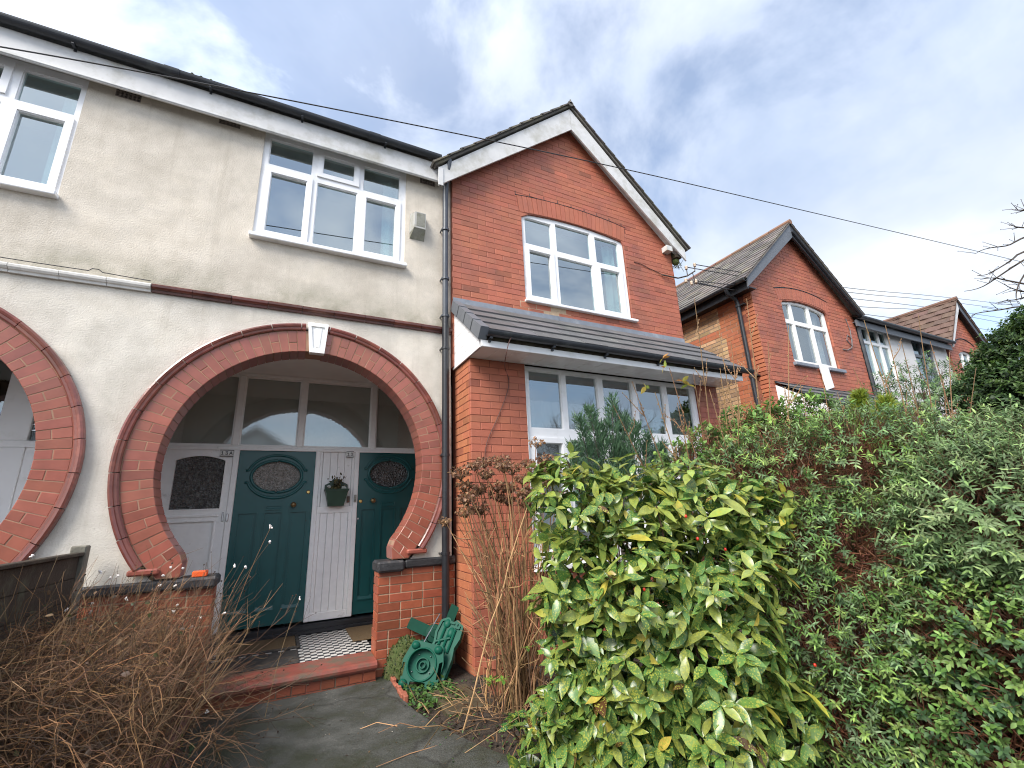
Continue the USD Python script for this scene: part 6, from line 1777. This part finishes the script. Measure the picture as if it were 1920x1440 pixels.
obj('base', MB().add(*plate(sg.box(-.09, -.34, .12, -.06).buffer(.02), T3, -.05, -.02)), M['reel_dark'], r2)
obj('rod', MB().tube(T3(np.array([(-.09, -.10, .03), (.07, .16, .0)])), .006, 6), M['steel'], r2)

# doormats
dm = thing('doormat', 'brown coir doormat with a black border in front of the left teal door', 'doormat', (-.1, 1.05, .18)); obj('pile', MB().box(-.42, .265, .80, 1.29, .1825, .195, .004), M['coir'], dm)
obj('border', MB().box(.268, .300, .77, 1.30, .1825, .200, .003).box(-.44, .267, .765, .797, .1825, .200, .003), M['rubber'], dm)
obj('doormat', MB().box(-.44, .275, .225, .685, .1825, .194, .004), M['rubber'], label='dark muddy rubber mat at the front left of the tiled porch', cat='doormat')
obj('doormat', MB().box(.785, 1.35, .665, 1.29, .1825, .196, .004), M['coir'], label='brown coir doormat in front of the right teal door', cat='doormat')

# planter on the boarded panel
pn = thing('wall_planter', 'dark green plastic planter hung on the white boards between the doors', 'planter', (.60, 1.28, 1.6))
q = MB(); W0, W1 = .085, .135
def tub(w0, w1, d0, d1, z0, z1, yb):
    return [(-w0, yb - d0, z0), (w0, yb - d0, z0), (w0, yb, z0), (-w0, yb, z0), (-w1, yb - d1, z1), (w1, yb - d1, z1), (w1, yb, z1), (-w1, yb, z1)]
v = np.array(tub(.088, .128, .10, .14, 1.545, 1.725, D - .002)) + [.602, 0, 0]
obj('tub', MB().add(v, np.array([(0, 1, 5, 4), (1, 2, 6, 5), (2, 3, 7, 6), (3, 0, 4, 7), (0, 3, 2, 1)])), M['planter_green'], pn)
v = np.array(tub(.136, .140, .148, .152, 1.722, 1.745, D - .002)) + [.602, 0, 0]
obj('rim', MB().add(v, np.array([(0, 1, 5, 4), (1, 2, 6, 5), (2, 3, 7, 6), (3, 0, 4, 7), (0, 3, 2, 1), (4, 5, 6, 7)])), M['planter_green'], pn)
bk = sg.Polygon([(.466, 1.74), (.738, 1.74), (.735, 1.80), (.70, 1.822), (.665, 1.835), (.64, 1.87), (.56, 1.87), (.535, 1.835), (.50, 1.815), (.47, 1.80)])
obj('back_plate', MB().ext(bk, D - .012, D - .003), M['planter_green'], pn)
wpnt = thing('withered_plant', 'withered brown plant with pale leaves in the green wall planter', 'plant', (.60, 1.31, 1.74))
r = np.random.default_rng(301); mb = MB(); n = 130
q = np.array([.60, 1.31, 1.745]) + np.abs(r.normal(0, 1, (n, 3))) * [0, 0, .055] + r.normal(0, 1, (n, 3)) * [.045, .03, .01]
leaves(mb, OVAL, q, unit(r.normal(0, 1, (n, 3)) + [0, 0, .6]), unit(r.normal(0, .6, (n, 3)) + [0, -.6, .6]), r.uniform(.025, .05, n), mixtones(r, n, [(.12, .09, .03), (.07, .06, .025), (.20, .17, .07), (.05, .05, .02)]))
obj('leaves', mb, M['small_leaf'], wpnt)
mb = MB(); leaves(mb, OVAL, np.array([[.655, 1.275, 1.775], [.68, 1.27, 1.77], [.53, 1.27, 1.765]]), np.array([[.5, -.3, -.5], [.2, -.2, -.6], [-.6, -.2, .2]]), np.array([[0, -1, .4]] * 3), np.array([.07, .055, .05]), np.array([(.5, .52, .47)] * 3), 1.5); obj('pale_leaves', mb, M['small_leaf'], wpnt)
obj('stem', MB().tube([(.60, 1.31, 1.75), (.64, 1.31, 1.83), (.672, 1.31, 1.875)], .003, 4).blob((.676, 1.31, 1.885), .012, 1, (.8, .8, 1.4)), M['stem_brown'], wpnt)

# house numbers
def number_plate(name, label, x, z, text, w):
    t = thing(name, label, 'house number', (x, D, z))
    n = len(text)
    for i, ch in enumerate(text):
        x0 = x - w / 2 + i * w / n
        tile = obj('number_tile', MB().box(x0 + .001, x0 + w / n - .001, D - .016, D - .001, z - .030, z + .030, .002), M['plate_white'], t)
        m = meshkit.text_mesh(ch, .036, .002, bold=True); b = m.bounds; c = (b[0] + b[1]) / 2
        v = m.vertices - [c[0], c[1], 0]
        obj('numeral', MB().add(np.stack([v[:, 0] + x0 + w / n / 2, D - .0165 - v[:, 2], v[:, 1] + z], 1), m.faces), M['ink'], tile)
    obj('frame', MB().box(x - w / 2 - .004, x + w / 2 + .004, D - .0155, D - .001, z - .037, z - .0305).box(x - w / 2 - .004, x + w / 2 + .004, D - .0155, D - .001, z + .0305, z + .037), M['ink'], t)


number_plate('number_plate', 'small white house number plate reading 13A above the white half-glazed door', -.595, 2.168, '13A', .125)
number_plate('number_plate', 'small white house number plate reading 13 on the white boards between the doors', .742, 2.178, '13', .082)
db_ = thing('doorbell', 'small white doorbell on the post left of the right teal door', 'doorbell', (.83, D, 1.63)); obj('case', MB().box(.815, .845, D - .024, D - .0065, 1.585, 1.675, .004), M['alarm_plastic'], db_); obj('button', MB().lathe([(.001, .006), (.006, .006), (.007, 0)], (.83, D - .024, 1.61), (0, -1, 0), 12), M['ink'], db_)
obj('door_intercom', MB().box(.735, .765, D - .006, D + .017, 1.585, 1.66, .003), M['step_paint'], label='small reddish plate on the white boards right of the planter', cat='plate')
# alarm box: a tapered box with a bell-shaped shade and a slanted foot
al = thing('alarm_box', 'weathered grey alarm box on the cream wall beside the downpipe', 'alarm', (1.19, -.05, 4.7))
b0 = [(1.095, -.004, 4.63), (1.275, -.004, 4.63), (1.285, -.004, 4.90), (1.10, -.004, 4.90)]; f0 = [(1.13, -.105, 4.665), (1.265, -.105, 4.665), (1.268, -.10, 4.885), (1.14, -.10, 4.885)]
obj('case', MB().add(np.array(b0 + f0), np.array([(4, 5, 6, 7), (0, 1, 5, 4), (1, 2, 6, 5), (2, 3, 7, 6), (3, 0, 4, 7)])), M['alarm_plastic'], al)
obj('front_plate', MB().add(np.array([(1.155, -.1065, 4.69), (1.255, -.1065, 4.69), (1.26, -.1025, 4.875), (1.160, -.1025, 4.875), (1.155, -.104, 4.69), (1.255, -.104, 4.69), (1.26, -.100, 4.875), (1.160, -.100, 4.875)]), np.array([(0, 1, 2, 3), (4, 5, 1, 0), (1, 5, 6, 2), (3, 2, 6, 7), (0, 3, 7, 4)])), M['alarm_dark'], al)
obj('foot', MB().add(np.array([(1.10, -.003, 4.565), (1.275, -.003, 4.565), (1.265, -.105, 4.66), (1.13, -.105, 4.66), (1.10, -.003, 4.628), (1.275, -.003, 4.628)]), np.array([(0, 1, 2, 3), (3, 2, 5, 4), (0, 3, 4, 4), (1, 5, 2, 2)])), M['alarm_dark'], al)
obj('cap', MB().blob((1.19, -.05, 4.90), .022, 1), M['alarm_plastic'], al)
# orange thing on the left coping
ob = MB(); ob.box(-.585, -.482, -.03, .05, .991, 1.036, .006); obj('orange_box', ob, M['orange_plastic'], label='small bright orange plastic box standing on the left black coping', cat='box')
# garden fence towards the neighbour
fe = thing('wooden_fence', 'dark weathered wooden fence with a grey end post at the lower left', 'fence', (-1.28, -.9, 0))
obj('post', MB().box(-1.315, -1.225, -.19, -.10, -.1, 1.285, .008), M['post_timber'], fe)
for y in (-1.5, -2.9):
    obj('post', MB().box(-1.345, -1.275, y - .04, y + .04, -.1, 1.24, .008), M['post_timber'], fe)
r = np.random.default_rng(311)
for k_ in range(8):
    z = 1.215 - k_ * .145; obj('board', MB().box(-1.272 + r.uniform(-.004, .004), -1.253 + r.uniform(-.004, .004), -4.0, -.192, z - .1435, z, .004), M['timber'], fe)
obj('capping', MB().box(-1.295, -1.228, -4.0, -.192, 1.217, 1.24, .004), M['timber'], fe)

# ================================================================== overhead wires
def wire(label, pts, rad=.006, material='cable'):
    pts = np.array(pts); tt = np.linspace(0, len(pts) - 1, 60)
    obj('overhead_wire', MB().tube(make_interp_spline(np.arange(len(pts)), pts, 2)(tt), rad, 5), M[material], label=label, cat='wire', smooth=True)


wire('black telephone wire crossing the whole picture in front of the gables', [at(-160, 62, -.75), at(440, 168, -.95), at(1070, 295, -1.15), at(1500, 393, -1.3), at(1920, 492, -1.5), at(2080, 532, -1.6)], .006)
wire_labels = ('topmost of the thin wires running right from the porcelain insulators', 'second from the top of the thin wires running right from the insulators', 'third from the top of the thin wires running right from the insulators', 'fourth from the top of the thin wires running right from the insulators', 'lowest of the thin wires running right from the insulators')
for lab, a, (y1, y2, y3) in zip(wire_labels, ((5.80, -.16, 5.21), (5.60, -.15, 5.12), (5.77, -.16, 4.90), (5.67, -.15, 4.85), (5.55, -.15, 4.87)), ((541, 556, 575), (549, 564, 585), (560, 579, 603), (574, 585, 614), (586, 606, 628))):
    wire(lab, [np.array(a), fw(1600, y1, 11.5), fw(1760, y2, 15), fw(1925, y3, 20), fw(2050, y3 + (y3 - y2) * .75, 24)], .0075)
